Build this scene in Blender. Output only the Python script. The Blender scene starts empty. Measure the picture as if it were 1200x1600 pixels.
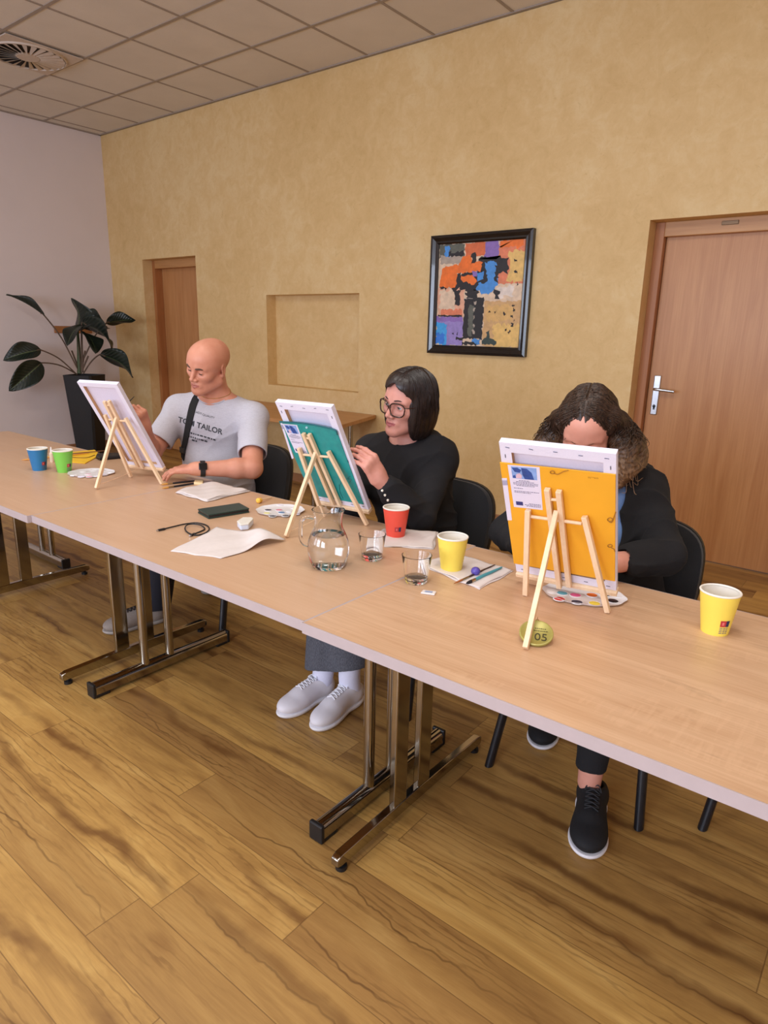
import bpy, bmesh, math, random
import numpy as np
from mathutils import Vector, Matrix, Euler
from mathutils.bvhtree import BVHTree
R = math.radians
C = bpy.context.scene.collection
rnd = random.Random(7)

def lin(r, g, b):
    f = lambda c: (c/255/12.92 if c/255 <= .04045 else ((c/255+.055)/1.055)**2.4)
    return (f(r), f(g), f(b), 1.0)

# ------------------------------------------------------------------ node helper
class NT:
    def __init__(s, name):
        s.m = bpy.data.materials.new(name); s.m.use_nodes = True
        s.t = s.m.node_tree; s.b = s.t.nodes['Principled BSDF']
    def n(s, typ, ins=None, **props):
        nd = s.t.nodes.new('ShaderNode'+typ)
        for k, v in props.items(): setattr(nd, k, v)
        for k, v in (ins or {}).items(): s.put(nd.inputs[k], v)
        return nd
    def put(s, sock, v):
        if isinstance(v, bpy.types.NodeSocket): s.t.links.new(v, sock)
        elif isinstance(v, bpy.types.Node): s.t.links.new(v.outputs[0], sock)
        else: sock.default_value = v
    def math(s, op, a, b=0.0, c=None):
        d = {0: a, 1: b}
        if c is not None: d[2] = c
        return s.n('Math', d, operation=op).outputs[0]
    def mix(s, fac, a, b, mode='MIX'):
        nd = s.n('Mix', {0: fac, 6: a, 7: b}, data_type='RGBA', blend_type=mode)
        return nd.outputs[2]
    def ramp(s, fac, stops):
        nd = s.n('ValToRGB', {0: fac}); e = nd.color_ramp.elements
        while len(e) < len(stops): e.new(0.5)
        for el, (p, c) in zip(e, stops): el.position = p; el.color = c if len(c) == 4 else (*c, 1)
        return nd.outputs[0]
    def noise(s, vec, scale, detail=4, rough=.55, dist=0):
        return s.n('TexNoise', {'Vector': vec, 'Scale': scale, 'Detail': detail, 'Roughness': rough, 'Distortion': dist}).outputs[0]
    def obj(s): return s.n('TexCoord').outputs['Object']
    def mapv(s, vec, sc=(1, 1, 1), loc=(0, 0, 0)):
        return s.n('Mapping', {'Vector': vec, 'Scale': sc, 'Location': loc}).outputs[0]
    def bump(s, h, strength=.2, dist=.002):
        s.put(s.b.inputs['Normal'], s.n('Bump', {'Height': h, 'Strength': strength, 'Distance': dist}).outputs[0])
    def set(s, **k):
        for a, v in k.items(): s.put(s.b.inputs[{'color': 'Base Color', 'rough': 'Roughness', 'metal': 'Metallic', 'spec': 'Specular IOR Level', 'ior': 'IOR', 'trans': 'Transmission Weight', 'sheen': 'Sheen Weight', 'sss': 'Subsurface Weight', 'coat': 'Coat Weight', 'alpha': 'Alpha'}[a]], v)
        return s.m

MATS = {}
def plain(name, col, rough=.5, var=0.06, scale=40, bump=0, **k):
    """plain procedural material: colour with faint noise variation"""
    if name in MATS: return MATS[name]
    t = NT(name); o = t.obj(); nz = t.noise(o, scale, 3)
    c = tuple(col[:3])
    t.set(color=t.ramp(nz, [(.25, tuple(x*(1-var) for x in c)), (.75, tuple(min(1, x*(1+var)) for x in c))]), rough=rough, **k)
    if bump: t.bump(nz, bump, .002)
    MATS[name] = t.m
    return t.m

# ------------------------------------------------------------------ mesh builder
def basis_from(d):
    d = Vector(d).normalized(); a = Vector((0, 0, 1)) if abs(d.z) < .95 else Vector((1, 0, 0))
    x = a.cross(d).normalized(); return x, d.cross(x).normalized(), d

class MB:
    def __init__(s): s.v = []; s.f = []; s.mi = []; s.cur = 0; s.M = Matrix.Identity(4)
    def add(s, vs, fs):
        b = len(s.v); s.v += [tuple(s.M @ Vector(v)) for v in vs]
        s.f += [tuple(b+i for i in f) for f in fs]; s.mi += [s.cur]*len(fs); return s
    def box(s, c, d, rot=None):
        hx, hy, hz = d[0]/2, d[1]/2, d[2]/2
        m = (rot.to_3x3() if rot else Matrix.Identity(3)); c = Vector(c)
        vs = [c + m @ Vector((x*hx, y*hy, z*hz)) for z in (-1, 1) for y in (-1, 1) for x in (-1, 1)]
        return s.add(vs, [(0, 2, 3, 1), (4, 5, 7, 6), (0, 1, 5, 4), (2, 6, 7, 3), (0, 4, 6, 2), (1, 3, 7, 5)])
    def bar(s, a, b, w, t, up=None):
        """rectangular bar from a to b; w along 'side', t along the other"""
        a, b = Vector(a), Vector(b); d = (b-a).normalized()
        if up is None: x, y, _ = basis_from(d)
        else:
            y = Vector(up); y = (y - d*y.dot(d)).normalized(); x = y.cross(d)
        vs = [p + x*(sx*w/2) + y*(sy*t/2) for p in (a, b) for sx, sy in ((-1, -1), (1, -1), (1, 1), (-1, 1))]
        return s.add(vs, [(3, 2, 1, 0), (4, 5, 6, 7), (0, 1, 5, 4), (1, 2, 6, 5), (2, 3, 7, 6), (3, 0, 4, 7)])
    def cyl(s, a, b, r0, r1=None, n=20, cap=True):
        r1 = r0 if r1 is None else r1; a, b = Vector(a), Vector(b); x, y, d = basis_from(b-a)
        vs = [p + (x*math.cos(2*math.pi*i/n)+y*math.sin(2*math.pi*i/n))*r for p, r in ((a, r0), (b, r1)) for i in range(n)]
        fs = [(i, (i+1) % n, n+(i+1) % n, n+i) for i in range(n)]
        if cap: fs += [tuple(reversed(range(n))), tuple(range(n, 2*n))]
        return s.add(vs, fs)
    def tube(s, pts, r, n=10, cap=True):
        pts = [Vector(p) for p in pts]; rs = r if isinstance(r, (list, tuple)) else [r]*len(pts)
        x = None; vs = []; m = len(pts)
        for i, p in enumerate(pts):
            d = (pts[min(i+1, m-1)]-pts[max(i-1, 0)]).normalized()
            if x is None: x, y, _ = basis_from(d)
            else:
                x = (x-d*x.dot(d)).normalized(); y = d.cross(x)
            vs += [p+(x*math.cos(2*math.pi*k/n)+y*math.sin(2*math.pi*k/n))*rs[i] for k in range(n)]
        fs = [(i*n+k, i*n+(k+1) % n, (i+1)*n+(k+1) % n, (i+1)*n+k) for i in range(m-1) for k in range(n)]
        if cap: fs += [tuple(reversed(range(n))), tuple(range((m-1)*n, m*n))]
        return s.add(vs, fs)
    def lathe(s, prof, c=(0, 0, 0), n=40, closed=False):
        c = Vector(c); vs = []; m = len(prof)
        for r, z in prof: vs += [c+Vector((r*math.cos(2*math.pi*k/n), r*math.sin(2*math.pi*k/n), z)) for k in range(n)]
        fs = [(i*n+k, i*n+(k+1) % n, ((i+1) % m)*n+(k+1) % n, ((i+1) % m)*n+k) for i in range(m if closed else m-1) for k in range(n)]
        return s.add(vs, fs)
    def prism(s, poly, z0, z1):
        n = len(poly); vs = [(x, y, z) for z in (z0, z1) for x, y in poly]
        fs = [tuple(reversed(range(n))), tuple(range(n, 2*n))]+[(i, (i+1) % n, n+(i+1) % n, n+i) for i in range(n)]
        return s.add(vs, fs)
    def quad(s, a, b, c, d): return s.add([a, b, c, d], [(0, 1, 2, 3)])
    def cushion(s, w, h, t, e=3.2, curve=0, n=48, rings=7, dome=.55):
        """pillow-like slab in local XZ, thickness along Y, superellipse outline"""
        vs = []; fs = []
        def pt(a, r, side):
            ca, sa = math.cos(a), math.sin(a)
            x = w/2*math.copysign(abs(ca)**(2/e), ca)*r; z = h/2*math.copysign(abs(sa)**(2/e), sa)*r
            y = side*t/2*(1-r**4*dome) if r < 1 else 0
            return (x, y+curve*(x/(w/2))**2, z)
        rr = [0.0]+[.25, .5, .7, .85, .94, .985][:rings-1]+[1.0]
        idx = {}
        for side in (-1, 1):
            for i, r in enumerate(rr):
                for k in range(n if i else 1):
                    key = (side if i < len(rr)-1 else 0, i, k)
                    if key in idx: continue
                    idx[key] = len(vs); vs.append(pt(2*math.pi*k/n, r, side))
            g = lambda i, k: idx[(side if i < len(rr)-1 else 0, i, (k % n) if i else 0)]
            for i in range(len(rr)-1):
                for k in range(n):
                    q = (g(i, k), g(i+1, k), g(i+1, k+1), g(i, k+1)) if i else (g(0, 0), g(1, k), g(1, k+1))
                    fs.append(q if side < 0 else tuple(reversed(q)))
        return s.add(vs, fs)
    def build(s, name, mats, parent=None, smooth=True, bevel=0, loc=None, angle=35):
        me = bpy.data.meshes.new(name); me.from_pydata(s.v, [], s.f); 
        mats = mats if isinstance(mats, (list, tuple)) else [mats]
        for m in mats: me.materials.append(m)
        me.polygons.foreach_set('material_index', s.mi)
        bm = bmesh.new(); bm.from_mesh(me); bmesh.ops.recalc_face_normals(bm, faces=bm.faces); bm.to_mesh(me); bm.free()
        o = bpy.data.objects.new(name, me); C.objects.link(o)
        if parent is not None: o.parent = parent
        if loc is not None: o.location = loc
        if smooth:
            me.polygons.foreach_set('use_smooth', [True]*len(me.polygons)); me.set_sharp_from_angle(angle=R(angle))
        if bevel:
            b = o.modifiers.new('bevel', 'BEVEL'); b.width = bevel; b.segments = 2; b.limit_method = 'ANGLE'; b.angle_limit = R(40)
        return o

def tag(o, label, cat, group=None):
    o['label'] = label; o['category'] = cat
    if group: o['group'] = group
    return o
def thing(name, label, cat, loc=(0, 0, 0), rz=0, group=None, mat=None):
    o = bpy.data.objects.new(name, None); C.objects.link(o); o.empty_display_size = .05
    if mat is not None: o.matrix_world = mat
    else: o.location = loc; o.rotation_euler = (0, 0, rz)
    return tag(o, label, cat, group)
def struct(o): o['kind'] = 'structure'; return o
def dup(root, loc, rz, label):
    r = root.copy(); C.objects.link(r); r.location = loc; r.rotation_euler = (0, 0, rz); r['label'] = label
    for ch in list(root.children):
        c = ch.copy(); C.objects.link(c); c.parent = r
        for g in list(ch.children):
            d = g.copy(); C.objects.link(d); d.parent = c
    return r
def smoothpath(pts, k=6):
    """Catmull-Rom through pts"""
    P = [Vector(p) for p in pts]; P = [P[0]*2-P[1]]+P+[P[-1]*2-P[-2]]; out = []
    for i in range(1, len(P)-2):
        for j in range(k):
            t = j/k; a, b, c, d = P[i-1], P[i], P[i+1], P[i+2]
            out.append(.5*((2*b)+(c-a)*t+(2*a-5*b+4*c-d)*t*t+(3*b-a-3*c+d)*t**3))
    out.append(P[-2]); return out

# ------------------------------------------------------------------ camera
F_PX, YAW, PITCH, ROLL, CAMZ = 1047.8, .66673, .26408, .022555, 1.40
def cam_axes():
    cy, sy, cp, sp = math.cos(YAW), math.sin(YAW), math.cos(PITCH), math.sin(PITCH)
    f = Vector((-sy*cp, cy*cp, -sp)); r = Vector((cy, sy, 0)); u = r.cross(f)
    return r*math.cos(ROLL)+u*math.sin(ROLL), u*math.cos(ROLL)-r*math.sin(ROLL), f
CR, CU, CF = cam_axes()
cam_d = bpy.data.cameras.new('camera'); cam = bpy.data.objects.new('camera', cam_d); C.objects.link(cam)
cam.matrix_world = Matrix(((CR.x, CU.x, -CF.x, 0), (CR.y, CU.y, -CF.y, 0), (CR.z, CU.z, -CF.z, CAMZ), (0, 0, 0, 1)))
cam_d.sensor_fit = 'VERTICAL'; cam_d.sensor_height = 32.0; cam_d.sensor_width = 24.0; cam_d.lens = 32.0*F_PX/1600; cam_d.clip_start = .02
bpy.context.scene.camera = cam
# ------------------------------------------------------------------ room materials
def mat_floor():
    t = NT('plank_floor'); o = t.obj(); sx = t.n('SeparateXYZ', {0: o}); X, Y = sx.outputs[0], sx.outputs[1]
    W, L = .1445, 1.28
    yr = t.math('DIVIDE', t.math('ADD', Y, .006), W); row = t.math('FLOOR', yr)
    off = t.n('TexWhiteNoise', {'W': row}, noise_dimensions='1D').outputs[0]
    xr = t.math('ADD', t.math('DIVIDE', X, L), t.math('MULTIPLY', off, 7.3)); col = t.math('FLOOR', xr)
    pid = t.n('TexWhiteNoise', {'Vector': t.n('CombineXYZ', {0: row, 1: col, 2: 3.1})}, noise_dimensions='3D')
    rv, rc = pid.outputs[0], pid.outputs[1]
    sh = t.n('VectorMath', {0: rc, 1: (9, 9, 9)}, operation='MULTIPLY').outputs[0]
    gv = t.n('VectorMath', {0: o, 1: sh}, operation='ADD').outputs[0]
    rs = t.n('SeparateXYZ', {0: rc}); r1, r2, r3 = rs.outputs[0], rs.outputs[1], rs.outputs[2]
    g1 = t.noise(t.mapv(gv, (1.3, 7, 1)), 1.6, 5, .62, .9)      # soft cloudy grain
    g2 = t.noise(t.mapv(gv, (4, 110, 1)), 2.0, 3, .65)          # fine pores
    fig = t.n('TexWave', {'Vector': t.mapv(gv, (1.0, 5.5, 1)), 'Scale': 2.6, 'Distortion': 11.0, 'Detail': 4.0, 'Detail Scale': 1.1, 'Detail Roughness': .62}, wave_type='RINGS').outputs[1]
    sel = t.noise(t.mapv(gv, (1.1, 4, 1)), 1.4, 2)
    base = t.ramp(g1, [(.25, lin(144, 106, 56)[:3]), (.5, lin(184, 143, 78)[:3]), (.75, lin(212, 173, 102)[:3])])
    base = t.mix(t.math('MULTIPLY', t.ramp(rv, [(.35, (0, 0, 0)), (.9, (1, 1, 1))]), .55), base, lin(140, 103, 60))
    base = t.mix(t.math('MULTIPLY', t.ramp(r3, [(.5, (0, 0, 0)), (1, (1, 1, 1))]), .35), base, lin(214, 170, 92))
    base = t.mix(t.math('MULTIPLY', t.ramp(g2, [(.35, (1, 1, 1)), (.7, (0, 0, 0))]), .20), base, lin(116, 76, 36))
    ringm = t.math('MULTIPLY', t.ramp(fig, [(.0, (1, 1, 1)), (.10, (.5, .5, .5)), (.20, (0, 0, 0))]), t.ramp(sel, [(.44, (0, 0, 0)), (.60, (1, 1, 1))]))
    base = t.mix(t.math('MULTIPLY', ringm, .42), base, lin(96, 60, 26))
    # sinuous dark heart streaks along each plank
    f0 = t.math('FRACT', yr)
    def streak(c, sc, amp, seed, w, soft):
        n_ = t.math('SUBTRACT', t.noise(t.mapv(gv, (sc, .6, 1), (seed, seed*2, 0)), 1.0, 5, .58, .3), .5)
        d = t.math('ABSOLUTE', t.math('SUBTRACT', t.math('ADD', f0, t.math('MULTIPLY', n_, amp)), c))
        return t.n('MapRange', {0: d, 1: w, 2: soft, 3: 1.0, 4: 0.0}, interpolation_type='SMOOTHSTEP').outputs[0]
    wv = t.math('MULTIPLY', t.ramp(t.noise(t.mapv(gv, (1.7, .5, 1), (4, 1, 0)), 1.0, 3), [(.38, (0, 0, 0)), (.58, (1, 1, 1))]), 1.0)
    band = t.math('MULTIPLY', t.math('MULTIPLY', streak(t.math('ADD', .25, t.math('MULTIPLY', r1, .5)), 1.5, 1.5, 1.0, .02, .20), wv), t.math('GREATER_THAN', r2, .30))
    crack = t.math('MULTIPLY', t.math('MULTIPLY', streak(t.math('ADD', .2, t.math('MULTIPLY', r3, .6)), 1.5, 1.5, 1.0, .006, .030), wv), t.math('GREATER_THAN', r1, .5))
    base = t.mix(t.math('MULTIPLY', band, .80), base, lin(104, 66, 30))
    base = t.mix(t.math('MULTIPLY', crack, .6), base, lin(78, 46, 20))
    kn = t.n('TexVoronoi', {'Vector': t.mapv(gv, (2.2, 6, .001)), 'Scale': 1.0}); kd = t.n('MapRange', {0: kn.outputs[0], 1: .03, 2: .16, 3: 1.0, 4: 0.0}, interpolation_type='SMOOTHSTEP').outputs[0]
    base = t.mix(t.math('MULTIPLY', kd, .45), base, lin(112, 70, 30))
    fy = t.math('ABSOLUTE', t.math('SUBTRACT', t.math('FRACT', yr), .5)); fx = t.math('ABSOLUTE', t.math('SUBTRACT', t.math('FRACT', xr), .5))
    seam = t.math('MAXIMUM', t.math('GREATER_THAN', fy, .491), t.math('GREATER_THAN', fx, .4988))
    base = t.mix(t.math('MULTIPLY', seam, .55), base, lin(90, 56, 28))
    t.set(color=base, rough=t.math('ADD', .36, t.math('MULTIPLY', g1, .14)), spec=.38)
    t.bump(t.math('SUBTRACT', t.math('MULTIPLY', g2, .25), seam), .25, .0012)
    return t.m

def mat_plaster():
    t = NT('yellow_plaster'); o = t.obj()
    a = t.noise(o, 1.3, 5, .6, .4); b = t.noise(o, 9, 5, .65, .8); c = t.noise(o, 34, 4, .65, .5)
    m = t.math('ADD', t.math('MULTIPLY', a, .45), t.math('ADD', t.math('MULTIPLY', b, .4), t.math('MULTIPLY', c, .15)))
    col = t.ramp(m, [(.34, lin(208, 174, 116)[:3]), (.5, lin(219, 187, 132)[:3]), (.62, lin(226, 199, 148)[:3])])
    v = t.n('TexVoronoi', {'Vector': t.mapv(o, (1, 1, 1)), 'Scale': 2.2}, feature='DISTANCE_TO_EDGE')
    ck = t.ramp(t.noise(o, 14, 6, .7, 2.5), [(.33, (1, 1, 1)), (.40, (0, 0, 0))])
    col = t.mix(t.math('MULTIPLY', ck, .22), col, lin(176, 136, 72))
    t.set(color=col, rough=t.math('ADD', .42, t.math('MULTIPLY', b, .25)), spec=.3)
    t.bump(t.math('ADD', b, t.math('MULTIPLY', c, .5)), .12, .003); return t.m
MP = mat_plaster()
MW = plain('white_wall_paint', lin(226, 216, 216), .8, .02, 3, .05)
MFLOOR = mat_floor()

def mat_veneer(name, cl, cd, axis=2, rough=.38, sc=1.0):
    t = NT(name); o = t.obj(); s = [14, 14, 14]; s[axis] = .9
    g = t.noise(t.mapv(o, tuple(s)), 1.3*sc, 5, .6, .5); s2 = [90, 90, 90]; s2[axis] = 2.2
    h = t.noise(t.mapv(o, tuple(s2)), 1.2*sc, 3, .6)
    m = t.math('ADD', t.math('MULTIPLY', g, .65), t.math('MULTIPLY', h, .35))
    t.set(color=t.ramp(m, [(.3, cd[:3]), (.62, cl[:3])]), rough=rough); t.bump(h, .05, .001); return t.m
MDOOR = mat_veneer('door_veneer', lin(196, 142, 90), lin(172, 114, 64))
MFRAME = mat_veneer('door_frame_wood', lin(178, 118, 70), lin(150, 92, 48))
MHEAD = mat_veneer('door_header_wood', lin(196, 146, 92), lin(172, 120, 70), axis=0)
MSKIRT = mat_veneer('baseboard_wood', lin(170, 122, 84), lin(140, 96, 62), axis=0)

WY, XL, ZC, XR, YF = 4.376, -7.466, 3.367, 2.6, -3.6
fl = struct(MB().box(((XL+XR)/2, (YF+WY)/2+.2, -.05), (XR-XL+.6, WY-YF+.9, .1)).build('floor', MFLOOR, smooth=False))

# back wall with two door openings and a niche, as solid boxes merged in one mesh
DL = (-6.836, -5.905, 2.080); DR = (-1.464, -.47, 2.074); NI = (-4.877, -3.752, .884, 1.692)
w = MB(); T = .36
def wb(x0, x1, z0, z1, y0=WY, y1=WY+T): w.box(((x0+x1)/2, (y0+y1)/2, (z0+z1)/2), (x1-x0, y1-y0, z1-z0))
wb(XL-.2, DL[0], 0, ZC); wb(DL[0], DL[1], DL[2], ZC); wb(DL[1], NI[0], 0, ZC)
wb(NI[0], NI[1], 0, NI[2]); wb(NI[0], NI[1], NI[3], ZC); wb(NI[0], NI[1], NI[2], NI[3], WY+.115)
wb(NI[1], DR[0], 0, ZC); wb(DR[0], DR[1], DR[2], ZC); wb(DR[1], XR+.2, 0, ZC)
struct(w.build('wall_back', MP, smooth=False))
struct(MB().box((XL-.1, (YF+WY)/2, ZC/2), (.2, WY-YF, ZC)).build('wall_left', MW, smooth=False))
struct(MB().box((XR+.1, (YF+WY)/2, ZC/2), (.2, WY-YF, ZC)).build('wall_right', MW, smooth=False))
# front wall (behind the camera) with three window openings
w = MB(); WIN = [(-6.6, -4.6), (-3.9, -1.9), (-1.2, .8)]; xs = [XL-.2]
for a, b in WIN: xs += [a, b]
xs.append(XR+.2)
for i in range(0, len(xs), 2): w.box(((xs[i]+xs[i+1])/2, YF-.1, ZC/2), (xs[i+1]-xs[i], .2, ZC))
for a, b in WIN:
    w.box(((a+b)/2, YF-.1, .4), (b-a, .2, .8)); w.box(((a+b)/2, YF-.1, (2.7+ZC)/2), (b-a, .2, ZC-2.7))
struct(w.build('wall_front', MW, smooth=False))
for i, (a, b) in enumerate(WIN):
    f = MB()
    for x in (a+.03, (a+b)/2, b-.03): f.box((x, YF-.08, 1.75), (.06, .06, 1.9))
    for z in (.83, 2.67): f.box(((a+b)/2, YF-.08, z), (b-a, .06, .06))
    struct(f.build('window_%d' % (i+1), plain('window_frame_white', lin(235, 235, 232), .4), smooth=False, bevel=.004))

# ceiling: slab with mineral tiles and a T-bar grid
t = NT('ceiling_tile'); o = t.obj()
sp = t.noise(o, 160, 3, .7); bl = t.noise(o, 2.5, 3)
t.set(color=t.mix(t.math('MULTIPLY', t.ramp(sp, [(.58, (0, 0, 0)), (.66, (1, 1, 1))]), .12), t.ramp(bl, [(.3, lin(214, 208, 200)[:3]), (.7, lin(222, 216, 208)[:3])]), lin(150, 138, 128)), rough=.9)
t.bump(sp, .15, .002); MTILE = t.m
struct(MB().box(((XL+XR)/2, (YF+WY)/2, ZC+.06), (XR-XL+.4, WY-YF+.4, .1)).build('ceiling', MTILE, smooth=False))
g = MB(); gx = [-7.311+.6045*k for k in range(17)]; gy = [4.366-.606*k for k in range(14)]
for x in gx: g.box((x, (YF+WY)/2, ZC+.0085), (.020, WY-YF, .005))
for y in gy[1:]: g.box(((XL+XR)/2, y, ZC+.0083), (XR-XL, .026, .005))
g.box(((XL+XR)/2, WY-.012, ZC+.006), (XR-XL, .024, .009)); g.box((XL+.012, (YF+WY)/2, ZC+.006), (.024, WY-YF, .009))
struct(g.build('ceiling_grid', plain('grid_metal', lin(158, 146, 136), .6), smooth=False))

# baseboards
def base(name, x0, x1):
    struct(MB().box(((x0+x1)/2, WY-.008, .04), (x1-x0, .016, .08)).build(name, MSKIRT, smooth=False, bevel=.003))
base('baseboard_back', DL[1], DR[0]); base('baseboard_corner', XL, DL[0])
struct(MB().box((XL+.008, (YF+WY)/2, .04), (.016, WY-YF, .08)).build('baseboard_left', MSKIRT, smooth=False, bevel=.003))

# doors
MCHR = plain('satin_steel', lin(200, 204, 212), .28, .03, 60, metal=1.0)
def door(n, D, leaf_y, fw, handle_left, closer=False):
    x0, x1, zt = D; fy = WY+.115
    root = bpy.data.objects.new('door_%d' % n, None); C.objects.link(root); root.location = (x0, leaf_y, 0); struct(root)
    L = Matrix.Translation((-x0, -leaf_y, 0))
    f = MB(); f.M = L
    for xa, xb in ((x0, x0+fw), (x1-fw, x1)): f.box(((xa+xb)/2, (fy+WY+T)/2, zt/2), (xb-xa, WY+T-fy, zt))
    f.build('door_frame', MFRAME, root, smooth=False, bevel=.003)
    h = MB(); h.M = L; h.box(((x0+x1)/2, (fy+WY+T)/2, zt-.042), (x1-x0-2*fw, WY+T-fy, .084)).build('door_header', MHEAD, root, smooth=False, bevel=.003)
    lf = MB(); lf.M = L; lf.box(((x0+x1)/2, leaf_y+.02, (zt-.084)/2+.004), (x1-x0-2*fw-.006, .04, zt-.088))
    leaf = lf.build('door_leaf', MDOOR, root, smooth=False, bevel=.002)
    if handle_left:
        hx = x0+fw+.055
        p = MB(); p.M = L; p.box((hx, leaf_y-.005, 1.035), (.042, .010, .25)).build('handle_plate', MCHR, leaf, bevel=.004)
        q = MB(); q.M = L; q.tube(smoothpath([(hx, leaf_y-.006, 1.075), (hx, leaf_y-.045, 1.075), (hx+.012, leaf_y-.056, 1.075), (hx+.04, leaf_y-.058, 1.074), (hx+.125, leaf_y-.055, 1.068)]), .0095, 12)
        q.build('lever_handle', MCHR, leaf)
        k = MB(); k.M = L; k.cyl((hx, leaf_y-.012, .965), (hx, leaf_y-.008, .965), .010, n=16).box((hx, leaf_y-.0095, .953), (.011, .005, .02)).build('keyhole', plain('dark_steel', lin(70, 70, 74), .4, metal=.8), leaf)
    if closer:
        q = MB(); q.M = L; q.box((x0+.42, fy-.003, zt-.03), (.09, .006, .022)).build('header_plate', plain('dull_brass_plate', lin(120, 95, 70), .4, metal=.6), root, bevel=.002)
    return root
door(1, DL, WY+.20, .05, False); door(2, DR, WY+.165, .056, True, True)

# round swirl diffuser in the ceiling
vc = (-5.795, 2.85, ZC)
v = thing('ceiling_vent', 'round swirl ceiling vent with radial slots in the tiled ceiling', 'vent', vc)
MV = plain('vent_grey', lin(200, 186, 172), .5)
MB().box((0, 0, -.004), (.575, .575, .008)).build('vent_plate', MV, v, smooth=False, bevel=.002)
MB().lathe([(.275, -.008), (.272, -.018), (.262, -.020), (.258, -.010)], n=64).build('vent_ring', MV, v)
MB().lathe([(.0, -.0085), (.258, -.0085)], n=64).build('dark_slots', plain('vent_dark', lin(48, 40, 34), .8), v, smooth=False)
for k in range(24):
    a = 2*math.pi*k/24; m = MB(); m.M = Matrix.Rotation(a, 4, 'Z')
    m.add([(.085, -.006, -.012), (.256, -.019, -.012), (.256, .017, -.021), (.085, .005, -.021)], [(0, 1, 2, 3)])
    m.add([(.085, -.006, -.0135), (.256, -.019, -.0135), (.256, .017, -.0225), (.085, .005, -.0225)], [(3, 2, 1, 0)])
    m.build('vent_blade', MV, v, smooth=False)
MB().lathe([(.0, -.021), (.08, -.021), (.09, -.012)], n=40).build('vent_hub', MV, v)

# small wooden block on the white wall
tag(MB().box((XL+.012, 3.86, 1.335), (.024, .42, .075)).build('wall_bumper', mat_veneer('bumper_wood', lin(176, 120, 74), lin(150, 98, 56), axis=1), smooth=False, bevel=.003),
    'short brown wooden board fixed to the white wall behind the plant', 'board')

# ------------------------------------------------------------------ framed painting
PW, PH = .824, .835; px0, pz0 = -3.033, 1.243
fr = thing('framed_painting', 'abstract flower vase painting in a black frame on the yellow wall', 'picture', (px0+PW/2, WY, pz0+PH/2))
m = MB()
prof = [(0, 0), (0, -.036), (.018, -.040), (.040, -.028), (.052, -.030), (.062, -.020), (.062, 0)]
def ring(i):
    ins, y = prof[i]; hx, hz = PW/2-ins, PH/2-ins
    return [(-hx, y, -hz), (hx, y, -hz), (hx, y, hz), (-hx, y, hz)]
for i in range(len(prof)-1):
    a, b = ring(i), ring(i+1)
    for k in range(4): m.quad(a[k], a[(k+1) % 4], b[(k+1) % 4], b[k])
m.build('picture_frame', plain('black_lacquer', lin(24, 20, 20), .22, .1, 20, coat=.4), fr, smooth=False)
# painting: overlapping irregular paint patches (u right, v down, 0..1)
PAL = {'cream': (222, 196, 168), 'ochre': (214, 172, 106), 'tan': (205, 164, 112), 'orange': (236, 116, 40), 'org2': (214, 108, 62), 'coral': (222, 128, 92), 'blue': (72, 142, 214), 'blue2': (52, 120, 214), 'violet': (138, 108, 178), 'grey': (92, 94, 84), 'black': (32, 28, 30), 'white': (226, 212, 200), 'lav': (150, 132, 194), 'pink': (226, 170, 140), 'gold': (226, 186, 110), 'sky': (64, 160, 226), 'green': (50, 66, 60), 'grwh': (170, 156, 142)}
keys = list(PAL); pm = [plain('paint_'+k, lin(*PAL[k]), .5, .16, 30, .3) for k in keys]
m = MB(); m.cur = keys.index('cream'); iw, ih = PW-.124, PH-.124; lay = [0]
m.box((0, -.006, 0), (iw, .01, ih))
pr = random.Random(3)
def patch(col, pts, j=.010):
    lay[0] += 1; y = -.0115-lay[0]*.00006; out = []
    for (u0, v0), (u1, v1) in zip(pts, pts[1:]+pts[:1]):
        n = max(2, int(math.hypot(u1-u0, v1-v0)/.02))
        for k in range(n): out.append((u0+(u1-u0)*k/n+pr.uniform(-j, j), v0+(v1-v0)*k/n+pr.uniform(-j, j)))
    out = [(min(1, max(0, u)), min(1, max(0, v))) for u, v in out]
    m.cur = keys.index(col); m.add([((u-.5)*iw, y, (.5-v)*ih) for u, v in out], [tuple(range(len(out)))])
def rc(col, u0, v0, u1, v1, j=.010): patch(col, [(u0, v0), (u1, v0), (u1, v1), (u0, v1)], j)
rc('grey', 0, 0, .31, .13); rc('grwh', .02, .11, .29, .19); rc('blue', .07, .02, .13, .12, .012); rc('black', .12, .075, .3, .115, .014)
rc('org2', .32, 0, .56, .13); rc('violet', .55, .0, .71, .15); rc('coral', .71, 0, 1, .40); rc('gold', .83, .10, 1, .38, .02); rc('orange', .72, .0, .99, .07, .02)
rc('cream', .68, .40, 1, .55); rc('white', .72, .42, .9, .52, .02); rc('tan', .58, .56, 1, 1); rc('gold', .70, .78, 1, 1, .02); rc('ochre', .62, .6, .9, .75, .02)
rc('pink', 0, .42, .34, .70, .02); rc('cream', .03, .45, .22, .64, .02); rc('coral', .05, .64, .31, .70, .012); rc('violet', 0, .71, .34, .78); rc('lav', .05, .76, .34, 1, .012)
rc('sky', 0, .78, .14, 1, .02); rc('blue2', 0, .88, .10, .98, .02); rc('black', .02, .695, .32, .712, .006)
rc('black', .47, .15, .82, .30, .02); rc('black', .17, .28, .62, .44, .03); rc('black', .36, .44, .50, .54, .02)
patch('orange', [(.05, .22), (.24, .20), (.30, .12), (.40, .12), (.42, .18), (.53, .18), (.52, .27), (.36, .28), (.24, .29), (.22, .42), (.02, .42), (.04, .33)], .012)
patch('orange', [(.28, .31), (.44, .31), (.48, .37), (.44, .40), (.30, .36)], .01)
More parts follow.
